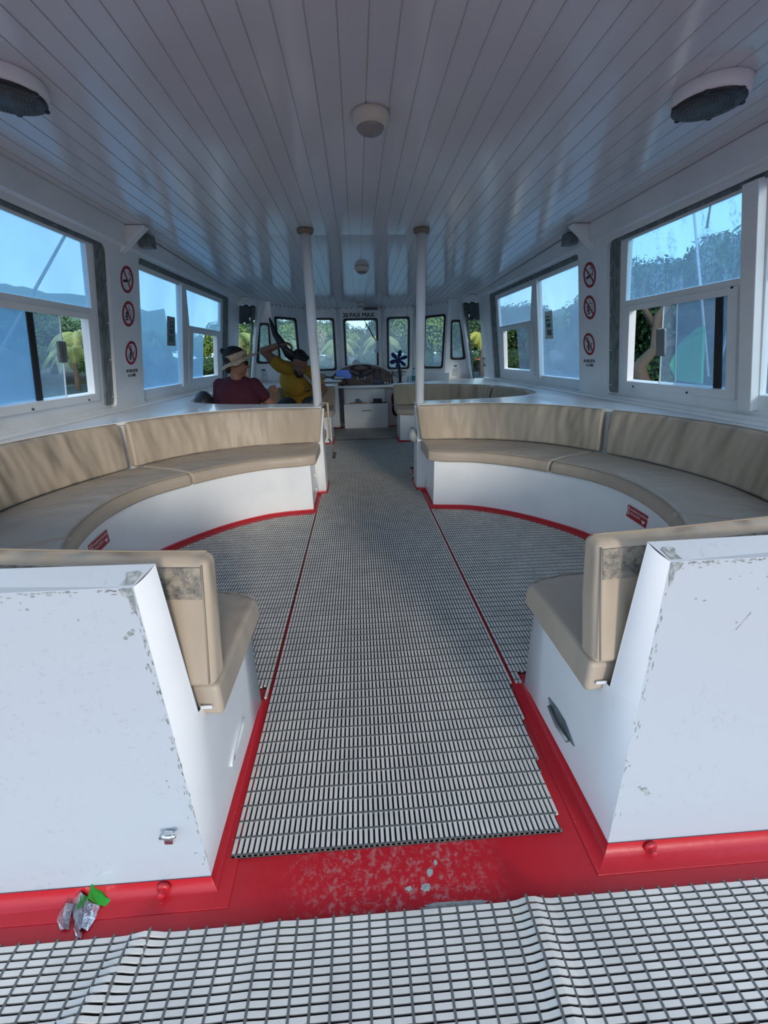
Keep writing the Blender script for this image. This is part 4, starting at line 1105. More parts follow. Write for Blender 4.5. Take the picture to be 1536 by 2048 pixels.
# wiper on the middle windscreen
t = empty('windscreen_wiper', (.27, 7.78, 1.3), 'black windscreen wiper with a pale motor on the middle windscreen', 'wiper')
mb = MB(); mb.tube([(.27,7.77,1.36),(.10,7.77,1.66)], .007, 6); mb.build('wiper_arm', M['black'], t)
mb = MB(); mb.tube([(.22,7.785,1.43),(.06,7.785,1.73)], .006, 6); mb.build('wiper_blade', M['black'], t)
mb = MB(); mb.lathe(Matrix.Translation((.285,7.74,1.24)), [(.02,0),(.035,.02),(.035,.13),(.022,.15)], 16); mb.ell((.27,7.74,1.22), (.05,.03,.035)); mb.build('wiper_motor', M['sign_white'], t)

# ------------------------------------------------------------------ people
def person_mesh(mb, name, m_, parent, vox=.007, sm=6):
    o = mb.build(name, m_, parent, recalc=False)
    r = o.modifiers.new('remesh', 'REMESH'); r.mode = 'VOXEL'; r.voxel_size = vox; r.use_smooth_shade = True
    s_ = o.modifiers.new('smooth', 'SMOOTH'); s_.iterations = sm; s_.factor = .5
    return o
def head(mb, c, fwd, up, sc=1.0):
    """adds a head with face features; c centre, fwd gaze, up crown"""
    f = Vector(fwd).normalized(); u = Vector(up); r = f.cross(u).normalized(); u = r.cross(f).normalized()
    Mh = Matrix((r, f, u)).transposed()
    c = Vector(c)
    def P(x, y, z): return c + Mh @ Vector((x, y, z))*sc
    mb.ell(P(0, -.012, .025), (.075*sc, .095*sc, .092*sc), Mh)      # cranium
    mb.ell(P(0, .022, -.035), (.058*sc, .068*sc, .078*sc), Mh)      # face
    mb.ell(P(0, .055, -.092), (.026*sc, .024*sc, .022*sc), Mh)      # chin
    mb.cap(P(0, .083, .012), P(0, .108, -.022), .008*sc, .013*sc)   # nose
    mb.ell(P(0, .098, -.024), (.015*sc, .012*sc, .010*sc), Mh)
    mb.ell(P(0, .076, .030), (.045*sc, .014*sc, .010*sc), Mh)       # brow
    mb.ell(P(0, .084, -.054), (.022*sc, .010*sc, .006*sc), Mh)      # lips
    mb.ell(P(0, .082, -.066), (.019*sc, .010*sc, .006*sc), Mh)
    for sx in (-1, 1):
        mb.ell(P(.034*sx, .068, -.025), (.020*sc, .018*sc, .018*sc), Mh)   # cheek
        mb.ell(P(.076*sx, -.008, -.012), (.008*sc, .018*sc, .030*sc), Mh)  # ear
        mb.ell(P(.045*sx, .01, -.07), (.018*sc, .035*sc, .022*sc), Mh)     # jaw
    return P, Mh
def hand(mb, w, d, palm_n, curl=.5, sc=1.0, side=1):
    """hand at wrist w pointing d, palm normal palm_n, five separate bent fingers"""
    d = Vector(d).normalized(); n_ = Vector(palm_n); a = d.cross(n_).normalized(); n_ = a.cross(d).normalized()
    w = Vector(w)
    for k in range(4):
        off = (-.027+.018*k)*sc
        mb.cap(w + a*off*.7 + d*.02*sc, w + a*off + d*.085*sc, .013*sc, .0105*sc, 8)
        L = [(.040,.026,.022),(.046,.030,.024),(.042,.028,.022),(.032,.022,.018)][k]
        p = w + a*off + d*.088*sc; ang = .25
        for j, l in enumerate(L):
            ang += curl*(.5+.4*j); q = p + (d*math.cos(ang) - n_*math.sin(ang)*-1)*l*sc
            mb.cap(p, q, (.0088-.0008*j)*sc, (.0080-.0008*j)*sc, 8); p = q
    b = w + d*.03*sc - a*.026*sc*side
    q = b + (d*.6 - a*.7*side + n_*.3).normalized()*.04*sc; mb.cap(b, q, .014*sc, .011*sc, 8)
    q2_ = q + (d*.9 - a*.25*side + n_*.35).normalized()*.032*sc; mb.cap(q, q2_, .0105*sc, .0085*sc, 8)

# woman in maroon shirt, seen from behind, head turned to the right
wx, wy = -1.27, 4.42
W_ = empty('person', (wx, wy, .46), 'seated person in a maroon shirt and patterned straw sun visor, facing right', 'person')
mb = MB()
hc = Vector((-1.235, 4.25, 1.105)); P, Mh = head(mb, hc, (.93, .36, -.10), (0, 0, 1), 1.08)
neck = Vector((-1.245, 4.24, .97))
mb.cap(neck, hc+Vector((-.03, -.01, -.05)), .055, .05)
Ls, Rs = Vector((-1.43, 4.30, .905)), Vector((-1.085, 4.22, .905))
mb.cap(Ls, Rs, .06, .06); mb.ell((-1.26, 4.27, .78), (.17, .12, .20)); mb.ell((-1.27, 4.30, .60), (.17, .14, .15)); mb.ell((-1.27, 4.33, .50), (.19, .16, .11))
# legs forward
for (a, k_, f_) in (((-1.20, 4.30, .53), (-.88, 4.62, .54), (-.84, 4.66, .10)), ((-1.30, 4.42, .53), (-1.02, 4.80, .54), (-.98, 4.84, .10))):
    mb.cap(a, k_, .085, .06); mb.cap(k_, f_, .055, .038); mb.cap(Vector(f_)+Vector((0,0,-.05)), Vector(f_)+Vector((.10,.13,-.06)), .035, .025)
# right arm: upper arm down to the right, elbow below the ledge line, forearm up
re = Vector((-.945, 4.28, .69)); mb.cap(Rs, re, .054, .044); rw = Vector((-.96, 4.47, .79)); mb.cap(re, rw, .042, .028); hand(mb, rw, (-.15,.45,.75), (0,1,-.4), 1.15, 1.0)
le = Vector((-1.50, 4.33, .64)); mb.cap(Ls, le, .050, .040); lw = Vector((-1.36, 4.52, .60)); mb.cap(le, lw, .038, .026); hand(mb, lw, (.8,.5,-.1), (0,0,-1), .4, 1.0, -1)
person_mesh(mb, 'body', M['skin'], W_)
mb = MB()   # t-shirt
mb.cap(Ls+Vector((0,0,-.004)), Rs+Vector((0,0,-.004)), .068, .068); mb.ell((-1.26, 4.27, .78), (.215, .150, .21)); mb.ell((-1.27, 4.30, .62), (.215, .165, .19)); mb.ell((-1.27, 4.32, .52), (.21, .17, .12))
mb.cap(Rs, Rs.lerp(re, .50), .070, .064); mb.cap(Ls, Ls.lerp(le, .62), .066, .060)
mb.cap((-1.33, 4.28, .935), (-1.17, 4.25, .935), .05, .05)
person_mesh(mb, 'shirt', M['maroon'], W_, .008)
mb = MB(); mb.ell((-1.25, 4.36, .48), (.20, .17, .10)); mb.cap((-1.20, 4.32, .53), (-.95, 4.55, .545), .098, .078); mb.cap((-1.30, 4.44, .53), (-1.09, 4.70, .545), .098, .078)
person_mesh(mb, 'shorts', M['denim'], W_, .009)
mb = MB()   # hair: dome above the visor, nape
mb.ell(P(0, -.010, .075), (.086, .102, .072), Mh); mb.ell(P(0, -.055, .04), (.078, .066, .080), Mh); mb.ell(P(0, -.110, .090), (.026, .024, .026), Mh); mb.ell(P(0, -.070, -.055), (.055, .035, .040), Mh)
person_mesh(mb, 'hair', M['hair'], W_, .007)
# visor: band and wide brim, tilted
V_ = bpy.data.objects.new('sun_visor', None); link(V_); V_.parent = W_; V_.matrix_parent_inverse = Matrix.Translation(W_.location).inverted()
mb = MB(); nb = 48; vs = []
tilt = Matrix.Rotation(-.10, 3, 'X')
def vp(a, r, z): 
    q = Matrix.Rotation(.42, 3, 'X') @ Vector((r*.90*math.cos(a), r*math.sin(a)+.005, z)); return hc + Mh @ (q + Vector((0, -.005, .052)))
for k in range(nb):
    a = 2*PI*k/nb; vs += [vp(a, .100, -.02), vp(a, .112, .035), vp(a, .116, .034), vp(a, .104, -.02)]
mb.mesh(vs, [(k*4+j, k*4+(j+1) % 4, ((k+1) % nb)*4+(j+1) % 4, ((k+1) % nb)*4+j) for k in range(nb) for j in range(4)], True)
bnd = mb.build('visor_band', M['straw'], V_); bnd.matrix_parent_inverse = Matrix.Identity(4)
mb = MB(); vs = []; R_B = 6
for k in range(nb):
    a = 2*PI*k/nb; ext = .055 + .068*max(0, math.sin(a))**1.3 + .02*max(0, -math.sin(a))
    for j in range(R_B+1):
        f_ = j/R_B; vs.append(vp(a, .104+ext*f_, -.02-.035*f_*(1 if math.sin(a) < .3 else .35) + .006*math.sin(a*7)*f_))
mb.mesh(vs, [(k*(R_B+1)+j, k*(R_B+1)+j+1, ((k+1) % nb)*(R_B+1)+j+1, ((k+1) % nb)*(R_B+1)+j) for k in range(nb) for j in range(R_B)], True)
br = mb.build('visor_brim', M['straw'], V_); br.matrix_parent_inverse = Matrix.Identity(4); sm = br.modifiers.new('s','SOLIDIFY'); sm.thickness = .004
mb = MB()
for sx in (-1, 1):
    mb.ell(P(.033*sx, .090, .008), (.028, .010, .021), Mh); mb.tube([P(.060*sx, .080, .012), P(.080*sx, .0, .006)], .0035, 6)
mb.tube([P(-.012, .098, .012), P(.012, .098, .012)], .003, 6); mb.build('sunglasses', M['black'], W_)
# bag behind her
mb = MB(); mb.ell((-1.60, 4.28, .70), (.10,.12,.16)); mb.ell((-1.56, 4.20, .62), (.08,.10,.10)); o = mb.build('shoulder_bag', M['dark']); tag(o, 'black bag behind the back of the person in maroon', 'bag')

# man in mustard shirt, arm raised over his head
H_ = empty('person', (-.86, 5.85, .46), 'seated bearded person in a mustard yellow t-shirt raising one arm behind the head', 'person')
mb = MB()
hc = Vector((-.785, 5.38, 1.07)); P, Mh = head(mb, hc, (.42, -.62, -.55), (.20, -.18, .85), 1.18)
Rs, Ls = Vector((-1.03, 5.46, 1.045)), Vector((-.66, 5.52, .955))
chest = Vector((-.88, 5.58, .86))
mb.cap(Vector((-.84, 5.50, 1.0)), hc+Vector((-.02, .03, -.04)), .062, .056)
mb.cap(Rs, Ls, .07, .07); mb.ell(chest, (.19, .13, .20)); mb.ell((-.87, 5.74, .66), (.17, .14, .18)); mb.ell((-.86, 5.83, .56), (.19, .16, .12))
el = Vector((-1.20, 5.40, 1.22)); wr = Vector((-1.00, 5.34, 1.285))
mb.cap(Rs, el, .064, .052); mb.ell(Rs.lerp(el, .55)+Vector((-.01,0,-.01)), (.055,.055,.065)); mb.cap(el, wr, .050, .032); hand(mb, wr, (.85, -.1, .15), (0, .3, -1), .75, 1.1, -1)
el2 = Vector((-.52, 5.48, .76)); wr2 = Vector((-.58, 5.28, .66)); mb.cap(Ls, el2, .060, .048); mb.cap(el2, wr2, .046, .032); hand(mb, wr2, (-.3, -.8, -.1), (0, 0, -1), .5, 1.1)
for (a, k_, f_) in (((-.96, 5.78, .56), (-1.02, 5.30, .56), (-1.02, 5.26, .10)), ((-.76, 5.78, .56), (-.68, 5.30, .56), (-.66, 5.26, .10))):
    mb.cap(a, k_, .10, .07); mb.cap(k_, f_, .062, .042); mb.cap(Vector(f_)+Vector((0,0,-.05)), Vector(f_)+Vector((0,-.17,-.06)), .04, .028)
person_mesh(mb, 'body', M['skin_tan'], H_)
mb = MB(); mb.cap(Rs, Ls, .082, .082); mb.ell(chest, (.205, .150, .20)); mb.ell((-.87, 5.66, .76), (.195, .15, .20)); mb.ell((-.87, 5.74, .66), (.19, .16, .18)); mb.cap(Rs, Rs.lerp(el, .30), .082, .080); mb.cap(Ls, Ls.lerp(el2, .55), .078, .072)
mb.ell((-.87, 5.74, .60), (.205, .175, .09))
person_mesh(mb, 'shirt', M['mustard'], H_, .009)
mb = MB(); mb.ell((-.86, 5.80, .55), (.20, .18, .12)); mb.cap((-.96, 5.78, .565), (-1.02, 5.33, .57), .115, .09); mb.cap((-.76, 5.78, .565), (-.68, 5.33, .57), .115, .09)
person_mesh(mb, 'shorts', M['denim'], H_, .010)
mb = MB(); mb.ell(P(0, -.030, .060), (.090, .105, .085), Mh); mb.ell(P(0, .035, .105), (.070, .060, .035), Mh); mb.ell(P(0, -.07, .0), (.078, .06, .07), Mh); person_mesh(mb, 'hair', M['hair'], H_, .008)
mb = MB(); mb.ell(P(0, .050, -.095), (.050, .050, .042), Mh)
for sx in (-1, 1): mb.ell(P(.044*sx, .030, -.065), (.018, .040, .038), Mh)
person_mesh(mb, 'beard', M['hair'], H_, .008)
mb = MB()
for (x0, z0, w_, h_) in ((-.815,.80,.018,.05),(-.795,.825,.03,.018),(-.78,.79,.03,.02),(-.80,.775,.05,.012),(-.87,.745,.03,.022),(-.835,.745,.025,.02),(-.80,.745,.035,.022),(-.762,.745,.02,.02),(-.735,.745,.03,.02)):
    mb.obox(Matrix.Translation((x0+.03, 5.452+(.86-z0)*.42, z0)), w_, .012, h_)
mb.build('shirt_print', M['wood_dark'], H_, bevel=.004)
# white towel strap across his chest
def ribbon(name, pts, ws, m_, parent, side=(1,0,0), th=.006):
    mb = MB(); sd_ = Vector(side).normalized(); vs = []
    for p, w_ in zip(pts, ws): vs += [Vector(p)-sd_*w_/2, Vector(p)+sd_*w_/2]
    mb.mesh(vs, [(2*k, 2*k+1, 2*k+3, 2*k+2) for k in range(len(pts)-1)], True); o = mb.build(name, m_, parent); s_ = o.modifiers.new('s','SOLIDIFY'); s_.thickness = th; return o
ribbon('towel', [(-.74,5.34,.95),(-.70,5.34,.90),(-.64,5.34,.83),(-.58,5.34,.77),(-.54,5.36,.68)], [.025,.04,.035,.05,.05], M['lens'], H_, (.7,0,.7))
o = ribbon('dark_cloth', [(-1.085,5.38,1.58),(-1.06,5.37,1.49),(-1.03,5.35,1.40),(-.97,5.33,1.31),(-.93,5.32,1.24),(-.88,5.33,1.18),(-.82,5.36,1.12)], [.015,.05,.07,.09,.08,.13,.10], M['black'], None, (.9,0,.35), .02)
tag(o, 'long black cloth strap held up by the person in the mustard shirt', 'strap')

# ------------------------------------------------------------------ outside
mb = MB(); mb.mesh([(-400,-200,-.62),(400,-200,-.62),(400,600,-.62),(-400,600,-.62)], [(0,1,2,3)])
o = mb.build('sea_water', M['water']); tag(o, 'calm blue-grey sea water around the boat', 'water', kind='stuff')
# shore strip (horseshoe around the bow and both sides)
sh_in = [(14,-10),(17,6),(24,20),(30,34),(18,44),(0,46),(-16,42),(-30,30),(-38,10),(-40,-10)]
sh_out = [(90,-10),(90,6),(90,40),(80,90),(40,120),(0,120),(-40,120),(-90,90),(-110,20),(-110,-10)]
mb = MB(); n_ = len(sh_in); vs = []
for (a, b) in zip(sh_in, sh_out):
    a = Vector(a); b = Vector(b)
    for f_, z in ((0,-.8),(.02,-.45),(.06,-.1),(1,1.2)): 
        p = a.lerp(b, f_); vs.append((p.x, p.y, z))
mb.mesh(vs, [(k*4+j, k*4+j+1, (k+1)*4+j+1, (k+1)*4+j) for k in range(n_-1) for j in range(3)])
o = mb.build('shore_ground', M['sand']); tag(o, 'low sandy shore around the bay', 'shore', kind='structure')
mb = MB(); mb.mesh([(15,3,-.1),(40,3,.4),(46,24,.5),(22,17,-.05)], [(0,1,2,3)]); 
vs = [(17+k*2.6, 5+j*3.4, .0+.26*k+.15*math.sin(k+j)) for k in range(9) for j in range(7)]
mb = MB(); mb.mesh(vs, [(k*7+j, k*7+j+1, (k+1)*7+j+1, (k+1)*7+j) for k in range(8) for j in range(6)], True)
o = mb.build('lawn', M['lawn']); tag(o, 'sunlit grassy bank behind the right far window', 'lawn')
# hills
def hill(lab, a0, a1, dist, hts, name='wooded_hill'):
    mb = MB(); vs = []; n_ = 60
    for k in range(n_+1):
        a = a0+(a1-a0)*k/n_; q = k/n_*(len(hts)-1); i = min(int(q), len(hts)-2); h = hts[i]+(hts[i+1]-hts[i])*(q-i)
        h += 3*noise.noise(Vector((k*.35, dist, 0))) + 1.2*noise.noise(Vector((k*1.1, dist, 5)))
        for j in range(7):
            f_ = j/6; d = dist + 60*f_; z = -1 + (h+1)*math.sin(f_*PI/2) + 2.0*noise.noise(Vector((k*.6, j*1.3, 2)))*f_
            vs.append((math.sin(a)*d, math.cos(a)*d, z))
    mb.mesh(vs, [(k*7+j, k*7+j+1, (k+1)*7+j+1, (k+1)*7+j) for k in range(n_) for j in range(6)], True)
    o = mb.build(name, M['hill']); return tag(o, lab, 'hill')
hill('hazy wooded hillside beyond the left windows', math.radians(-95), math.radians(-22), 130, [20,25,28,24,27,28,22,18])
hill('wooded hillside beyond the right windows', math.radians(15), math.radians(85), 120, [13,16,19,20,20,22])
# tree prototypes
def blob_mesh(name, R, n, leaf, seed, flat=.8, dark=False):
    rnd = random.Random(seed); mb = MB()
    centers = [(Vector((rnd.uniform(-.6,.6), rnd.uniform(-.6,.6), rnd.uniform(-.35,.45)*flat))*R, rnd.uniform(.32,.55)*R) for _ in range(12)]
    for _ in range(n):
        c, r = rnd.choice(centers); v = Vector((rnd.gauss(0,1), rnd.gauss(0,1), rnd.gauss(0,1))).normalized()
        p = c + v*r*rnd.uniform(.72, 1.06); nrm_ = (v + Vector((rnd.gauss(0,.5), rnd.gauss(0,.5), rnd.gauss(0,.5)))).normalized()
        a = nrm_.orthogonal().normalized(); a = Matrix.Rotation(rnd.uniform(0, 2*PI), 3, nrm_) @ a; b = nrm_.cross(a); l = leaf*rnd.uniform(.6,1.3)
        mb.face([p-a*l, p-b*l*.5, p+a*l, p+b*l*.5])
    me = bpy.data.meshes.new(name); mb.bm.to_mesh(me); mb.bm.free(); 
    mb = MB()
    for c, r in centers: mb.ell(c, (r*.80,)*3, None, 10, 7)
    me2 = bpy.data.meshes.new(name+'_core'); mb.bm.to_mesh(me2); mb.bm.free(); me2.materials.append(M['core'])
    return me, me2
protos = [blob_mesh('foliage', 2.6, 11000, .105, k) for k in range(3)]
def tree(x, y, z, sc, k, leafm, lab, group, h=1.8):
    t = empty('leafy_tree', (x, y, z), lab, 'tree', group)
    me, core = protos[k % 3]
    if leafm not in me.materials.keys(): pass
    key = (k % 3, leafm); 
    if key not in tree.c:
        mm = me.copy(); mm.materials.clear(); mm.materials.append(M[leafm]); tree.c[key] = mm
    f = bpy.data.objects.new('foliage', tree.c[key]); link(f, t); f.location = (0, 0, h*sc); f.rotation_euler.z = k*1.3; f.scale = (sc, sc, sc*.95)
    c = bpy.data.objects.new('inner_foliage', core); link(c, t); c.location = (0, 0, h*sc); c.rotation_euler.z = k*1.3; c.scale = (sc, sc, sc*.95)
    mb = MB(); mb.tube([(x, y, z-.4), (x+.15*sc, y, z+h*sc*.6), (x, y, z+h*sc)], [.22*sc, .16*sc, .1*sc], 8); mb.build('trunk', M['bark'], t)
    return t
tree.c = {}
rnd = random.Random(11)
G = 'trees lining the shore beyond the windscreen'
k = 0
for xx in range(-22, 30, 4):
    tree(xx+rnd.uniform(-.6,.6), 45-abs(xx)*.12, -.3, .62+rnd.uniform(-.05,.1), k, 'leaf_dark', 'low dark green shrub at the water edge beyond the windscreen', 'low shrubs at the water edge ahead', h=.9); k += 1
for xx in (-20,-15,-10.5,-6,-2,2.5,7,11.5,16,20.5,25):
    tree(xx+rnd.uniform(-1,1), 50+rnd.uniform(-2,3)-abs(xx)*.15, .2, 1.05+rnd.uniform(-.1,.25)+ (.15 if xx > 3 else 0), k, 'leaf' if k % 3 else 'leaf_dark', 'leafy green tree standing on the shore beyond the windscreen', G); k += 1
for xx in (-16,-9,-3,4,10,17,24):
    tree(xx, 60, .5, 1.5 + (.35 if xx > 8 else 0), k, 'leaf_dark', 'taller dark green tree behind the shore trees ahead', 'tall trees behind the shore trees ahead'); k += 1
# right side, seen through the right windows and door
for (x, y, sc) in ((40,16,2.4),(41,24,2.4),(38,33,2.2),(31,40,1.9),(24,42,1.7),(20,8,1.35),(17.5,4.5,1.1),(26,3,1.7),(42,46,2.4)):
    tree(x, y, .2, sc, k, 'leaf_dark' if y < 12 else 'leaf', 'leafy tree on the bank beyond the right windows', 'trees on the right bank'); k += 1
for (x, y, sc) in ((-27,36,1.4),(-33,28,1.2),(-38,18,1.3),(-22,40,1.3),(-42,8,1.4),(-30,45,1.7),(-20,35,.6),(-23.5,33,.7),(-17.5,37,.6),(-27,30,.7)):
    tree(x, y, .1, sc, k, 'leaf_dark', 'dark leafy tree on the bank beyond the left windows', 'trees on the left bank'); k += 1
# near tree with bare twigs outside the right near window
t = empty('twisted_tree', (9.5, 13.2, -.4), 'dark crooked tree with bare twigs outside the near right window', 'tree')
mb = MB(); mb.tube([(8.9,13.0,-.6),(8.7,12.9,.2),(8.45,12.8,.7),(8.8,12.7,1.2),(8.6,12.6,2.0),(9.4,12.6,3.2)], [.30,.26,.20,.15,.12,.1], 10)
mb.tube([(8.8,12.7,1.2),(10.0,12.2,1.6),(11.2,11.6,2.5)], [.12,.09,.05], 8); mb.tube([(8.7,12.7,1.7),(8.1,12.7,2.4),(8.0,12.6,3.0)], [.1,.07,.03], 8)
mb.build('trunk', M['bark'], t)
rnd = random.Random(21); mb = MB()
def twig(p, d, l, r, dep):
    q = p + d*l; mb.tube([p, (p+q)/2+Vector((rnd.gauss(0,.04),rnd.gauss(0,.04),0))*l, q], [r, r*.8, r*.6], 5)
    if dep > 0:
        for _ in range(3):
            twig(q, (d + Vector((rnd.gauss(0,.5), rnd.gauss(0,.5), rnd.gauss(.15,.4)))).normalized(), l*.68, r*.6, dep-1)
for p in ((9.8,13.0,2.6),(11.6,11.6,2.6),(12.6,10.2,2.6),(10.6,12.2,2.5),(12.0,9.0,2.4)):
    twig(Vector(p)+Vector((0,0,1.7)), Vector((rnd.gauss(0,.3), rnd.gauss(0,.3), 1)).normalized(), .8, .035, 3)
mb.build('twig', M['bark'], t)
for j, (x, y, z, sc) in enumerate(((9.6,14.0,2.3,.80),(11.0,12.4,2.7,.82),(12.6,10.4,3.0,.88),(13.2,8.4,3.2,.95),(10.2,15.6,2.1,.9),(11.6,12.8,.2,.95),(13.2,10.2,.2,1.0),(13.8,7.6,.3,1.0),(10.8,15.4,.2,.9),(14.5,5.2,.8,1.1))):
    me, core = protos[j % 3]
    key = (j % 3, 'leaf_dark')
    if key not in tree.c:
        mm = me.copy(); mm.materials.clear(); mm.materials.append(M['leaf_dark']); tree.c[key] = mm
    f = bpy.data.objects.new('foliage', tree.c[key]); link(f, t); f.location = Vector((x, y, z))-t.location; f.scale = (sc,)*3; f.rotation_euler.z = j
    c = bpy.data.objects.new('inner_foliage', core); link(c, t); c.location = f.location; c.scale = (sc,)*3; c.rotation_euler.z = j
# palms
def palm(x, y, z, h, fr, m_, lab, group=None, nf=15, seed=0):
    rnd = random.Random(seed); t = empty('palm_tree', (x, y, z), lab, 'palm tree', group)
    mb = MB(); lean = rnd.uniform(-.6,.6); top = Vector((x+lean, y, z+h))
    mb.tube([(x, y, z-.5), (x+lean*.4, y, z+h*.5), top], [.17,.13,.11], 8); mb.build('trunk', M['bark'], t)
    for k in range(nf):
        mb = MB(); a = 2*PI*k/nf+rnd.uniform(-.2,.2); up = rnd.uniform(.2,1.15); d = Vector((math.cos(a), math.sin(a), 0)); L = fr*rnd.uniform(.8,1.1)
        pts = []
        for j in range(9):
            q = j/8; pts.append(top + d*L*q*(.95-.15*q) + Vector((0,0,1))*(up*L*.55*q - L*(.75+.1*up)*q*q))
        mb.tube(pts, [.03*(1-.8*j/8) for j in range(9)], 4)
        sd_ = d.cross(Vector((0,0,1)))
        for j in range(1, 26):
            q = j/26; i = min(int(q*8), 7); p = pts[i].lerp(pts[i+1], q*8-i); dr = (pts[i+1]-pts[i]).normalized(); l = fr*.30*math.sin(PI*min(1,q*.9+.12))**.6
            for s_ in (-1, 1):
                e = p + (sd_*s_*.8 + dr*.55 + Vector((0,0,-.45))).normalized()*l; w_ = dr*.022*fr*.45
                mb.mesh([p-w_, p+w_, e], [(0,1,2)])
        mb.build('frond', m_, t, recalc=False)
    return t
palm(-16.5, 28.5, -.3, 3.0, 2.6, M['leaf_palm'], 'green palm seen through the open gap of the left near window', seed=1)
palm(-18.8, 30.0, -.3, 2.2, 2.4, M['leaf_palm'], 'second lower palm left of the palm in the left window gap', seed=2)
palm(-9.5, 38, -.2, 3.2, 2.6, M['leaf_palm'], 'palm seen through the left wheelhouse door opening', seed=3)
palm(-6.0, 43, -.2, 2.6, 2.8, M['leaf_palm'], 'palm beyond the left windscreen behind the mustard shirt', seed=4)
palm(-1.9, 42, -.2, 2.6, 2.6, M['leaf_palm'], 'palm left of centre in the middle windscreen', seed=5)
palm(2.0, 42, -.2, 2.8, 2.7, M['leaf_palm'], 'palm right of centre in the middle windscreen', seed=6)
palm(10.6, 37, -.3, 2.9, 2.2, M['leaf_yellow'], 'yellow-green palm in the right wheelhouse door opening', seed=7)
# red-roofed hut and pier
t = empty('beach_hut', (14.1, 45, -.3), 'small hut with a red roof on the shore beyond the right door opening', 'hut')
mb = MB(); hx, hy, hz = 12.6, 41, 1.1
mb.mesh([(hx-1.3,hy-1,hz-.55),(hx+1.3,hy-1,hz-.55),(hx+1.3,hy+1,hz-.55),(hx-1.3,hy+1,hz-.55),(hx,hy,hz)], [(0,1,4),(1,2,4),(2,3,4),(3,0,4),(0,3,2,1)]); mb.build('hut_roof', M['roof_red'], t)
mb = MB()
for a in (-1.1, 1.1):
    for b in (-.8, .8): mb.tube([(hx+a,hy+b,-.4),(hx+a,hy+b,hz-.5)], .07, 6)
mb.box(hx-1.1, hx+1.1, hy-.8, hy+.8, -.2, .15); mb.build('hut_frame', M['wood_dark'], t)
# mooring brace outside the left window, pale boat rails outside
mb = MB(); mb.tube([(-3.0,5.2,2.42),(-3.0,3.6,1.05)], .013, 8); o = mb.build('awning_brace', M['gasket']); tag(o, 'slanting metal rod outside the left near window', 'rod')
mb = MB(); mb.tube([(2.7,3.9,2.3),(2.62,3.2,.95)], .009, 8); o = mb.build('mooring_pole', M['sign_white']); tag(o, 'thin slanting pale pole outside the right near window', 'pole')
mb = MB(); vs = [(2.55,3.15,.90),(2.57,3.44,.91),(2.55,3.53,1.03),(2.53,3.44,1.2),(2.55,3.32,1.30),(2.55,3.26,1.31)]
mb.mesh(vs, [(0,1,2,3,4,5)]); o = mb.build('green_tarpaulin', M['green_plastic']); sm = o.modifiers.new('s','SOLIDIFY'); sm.thickness = .02
tag(o, 'bright green plastic tarpaulin seen through the right sliding pane', 'tarpaulin')
mb = MB(); mb.tube([(2.6,2.6,1.50),(2.6,3.1,1.49)], .01, 6); mb.tube([(2.6,3.1,1.49),(2.6,3.1,.9)], .01, 6); o = mb.build('guard_rail', M['chrome']); tag(o, 'thin metal rail outside the right near window', 'rail')
mb = MB(); mb.ell((5.56,9.0,1.27), (.14,.16,.17)); mb.ell((5.56,9.0,1.10), (.12,.14,.10)); mb2 = mb
o = mb2.build('white_cover', mat('white_canvas', (.6,.65,.75), .8)); tag(o, 'rounded white cover outside the open gap of the right window', 'cover')

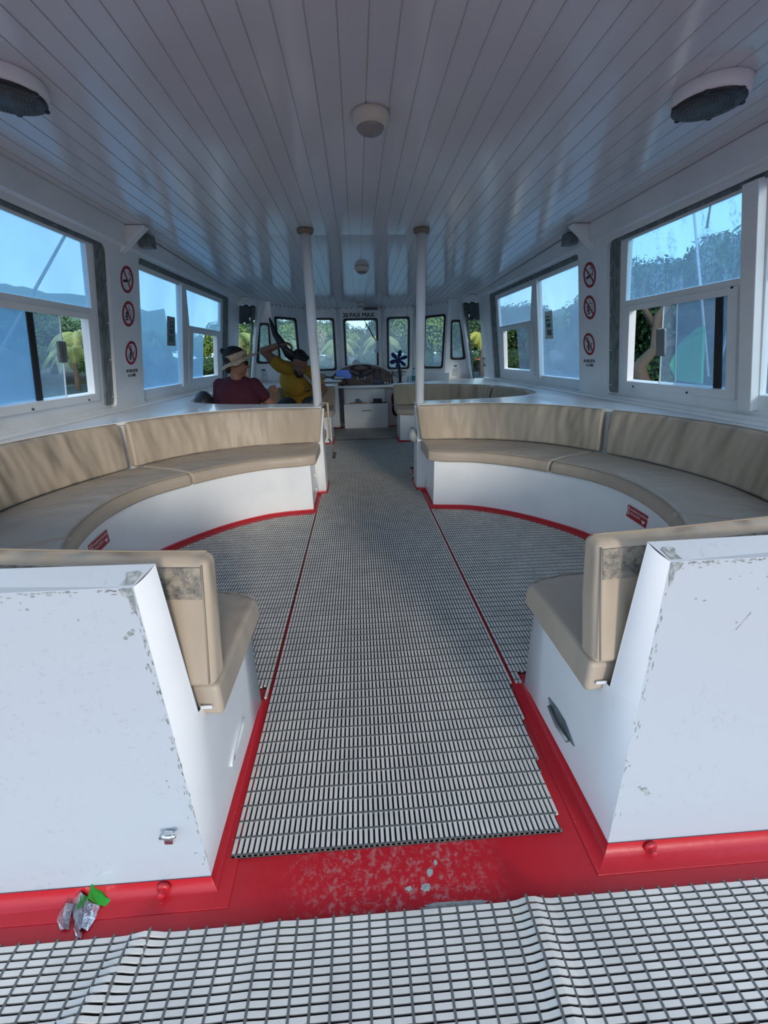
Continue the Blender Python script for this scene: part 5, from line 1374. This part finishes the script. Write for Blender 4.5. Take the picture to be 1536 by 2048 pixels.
# ------------------------------------------------------------------ light
w = bpy.data.worlds.new('sky'); SC.world = w; w.use_nodes = True; nt = w.node_tree; nt.nodes.clear()
class NW(N):
    def __init__(s, t): s.t = t; s.n = t.nodes; s.l = t.links; s.b = None
n = NW(nt); out = n.add('ShaderNodeOutputWorld'); bg = n.add('ShaderNodeBackground')
tc = n.add('ShaderNodeTexCoord'); sp = n.add('ShaderNodeSeparateXYZ'); n.l.new(tc.outputs['Generated'], sp.inputs[0])
el = n.ramp(sp.outputs[2], [(0.0,(.92,1.30,1.52)), (.12,(.72,1.12,1.46)), (.5,(.48,.80,1.2)), (1,(.40,.66,1.1))])
dt = n.add('ShaderNodeVectorMath', operation='DOT_PRODUCT'); n.l.new(tc.outputs['Generated'], dt.inputs[0]); dt.inputs[1].default_value = (.30, -.94, .16)
gl = n.ramp(n.math('ADD', n.math('MULTIPLY', dt.outputs['Value'], .5), .5), [(.45,(0,0,0)), (.80,(.35,.35,.35)), (1,(1,1,1))])
cl = n.ramp(n.noise(2.2, tc.outputs['Generated'], 6), [(.48,(0,0,0)), (.7,(.5,.5,.5))])
c0 = n.mix(cl, el, (1.0,1.2,1.35)); c1 = n.mix(gl, c0, (.80,.92,1.08))
n.l.new(c1, bg.inputs[0]); bg.inputs[1].default_value = 1.0; n.l.new(bg.outputs[0], out.inputs['Surface'])
SUN_DIR = Vector((-.30, .92, -.27)).normalized()
sun = bpy.data.lights.new('sun', 'SUN'); sun.energy = 1.1; sun.angle = math.radians(11); sun.color = (1, .93, .82)
so = bpy.data.objects.new('sun', sun); COL.objects.link(so); so.rotation_euler = SUN_DIR.to_track_quat('-Z', 'Y').to_euler()

# ------------------------------------------------------------------ camera
p_, y_, r_ = .362939848, .0548399345, -.0199408477
cp, sp_ = math.cos(p_), math.sin(p_); cy, sy = math.cos(y_), math.sin(y_)
fw = Vector((sy*cp, cy*cp, -sp_)); ri = Vector((cy, -sy, 0)); up = ri.cross(fw)
c_, s_ = math.cos(r_), math.sin(r_)
RI = ri*c_ + up*s_; UP = -ri*s_ + up*c_
cam = bpy.data.cameras.new('camera'); co = bpy.data.objects.new('camera', cam); COL.objects.link(co)
mx = Matrix((RI, UP, -fw)).transposed().to_4x4(); mx.translation = (-.08995412, 0, 1.15); co.matrix_world = mx
cam.sensor_fit = 'HORIZONTAL'; cam.sensor_width = 36; cam.lens = 826.28/1536*36; cam.clip_start = .02; cam.clip_end = 2000
SC.camera = co
SC.view_settings.view_transform = 'Standard'; SC.view_settings.look = 'None'; SC.view_settings.gamma = 1
SC.view_settings.use_curve_mapping = False; SC.view_settings.exposure = .62
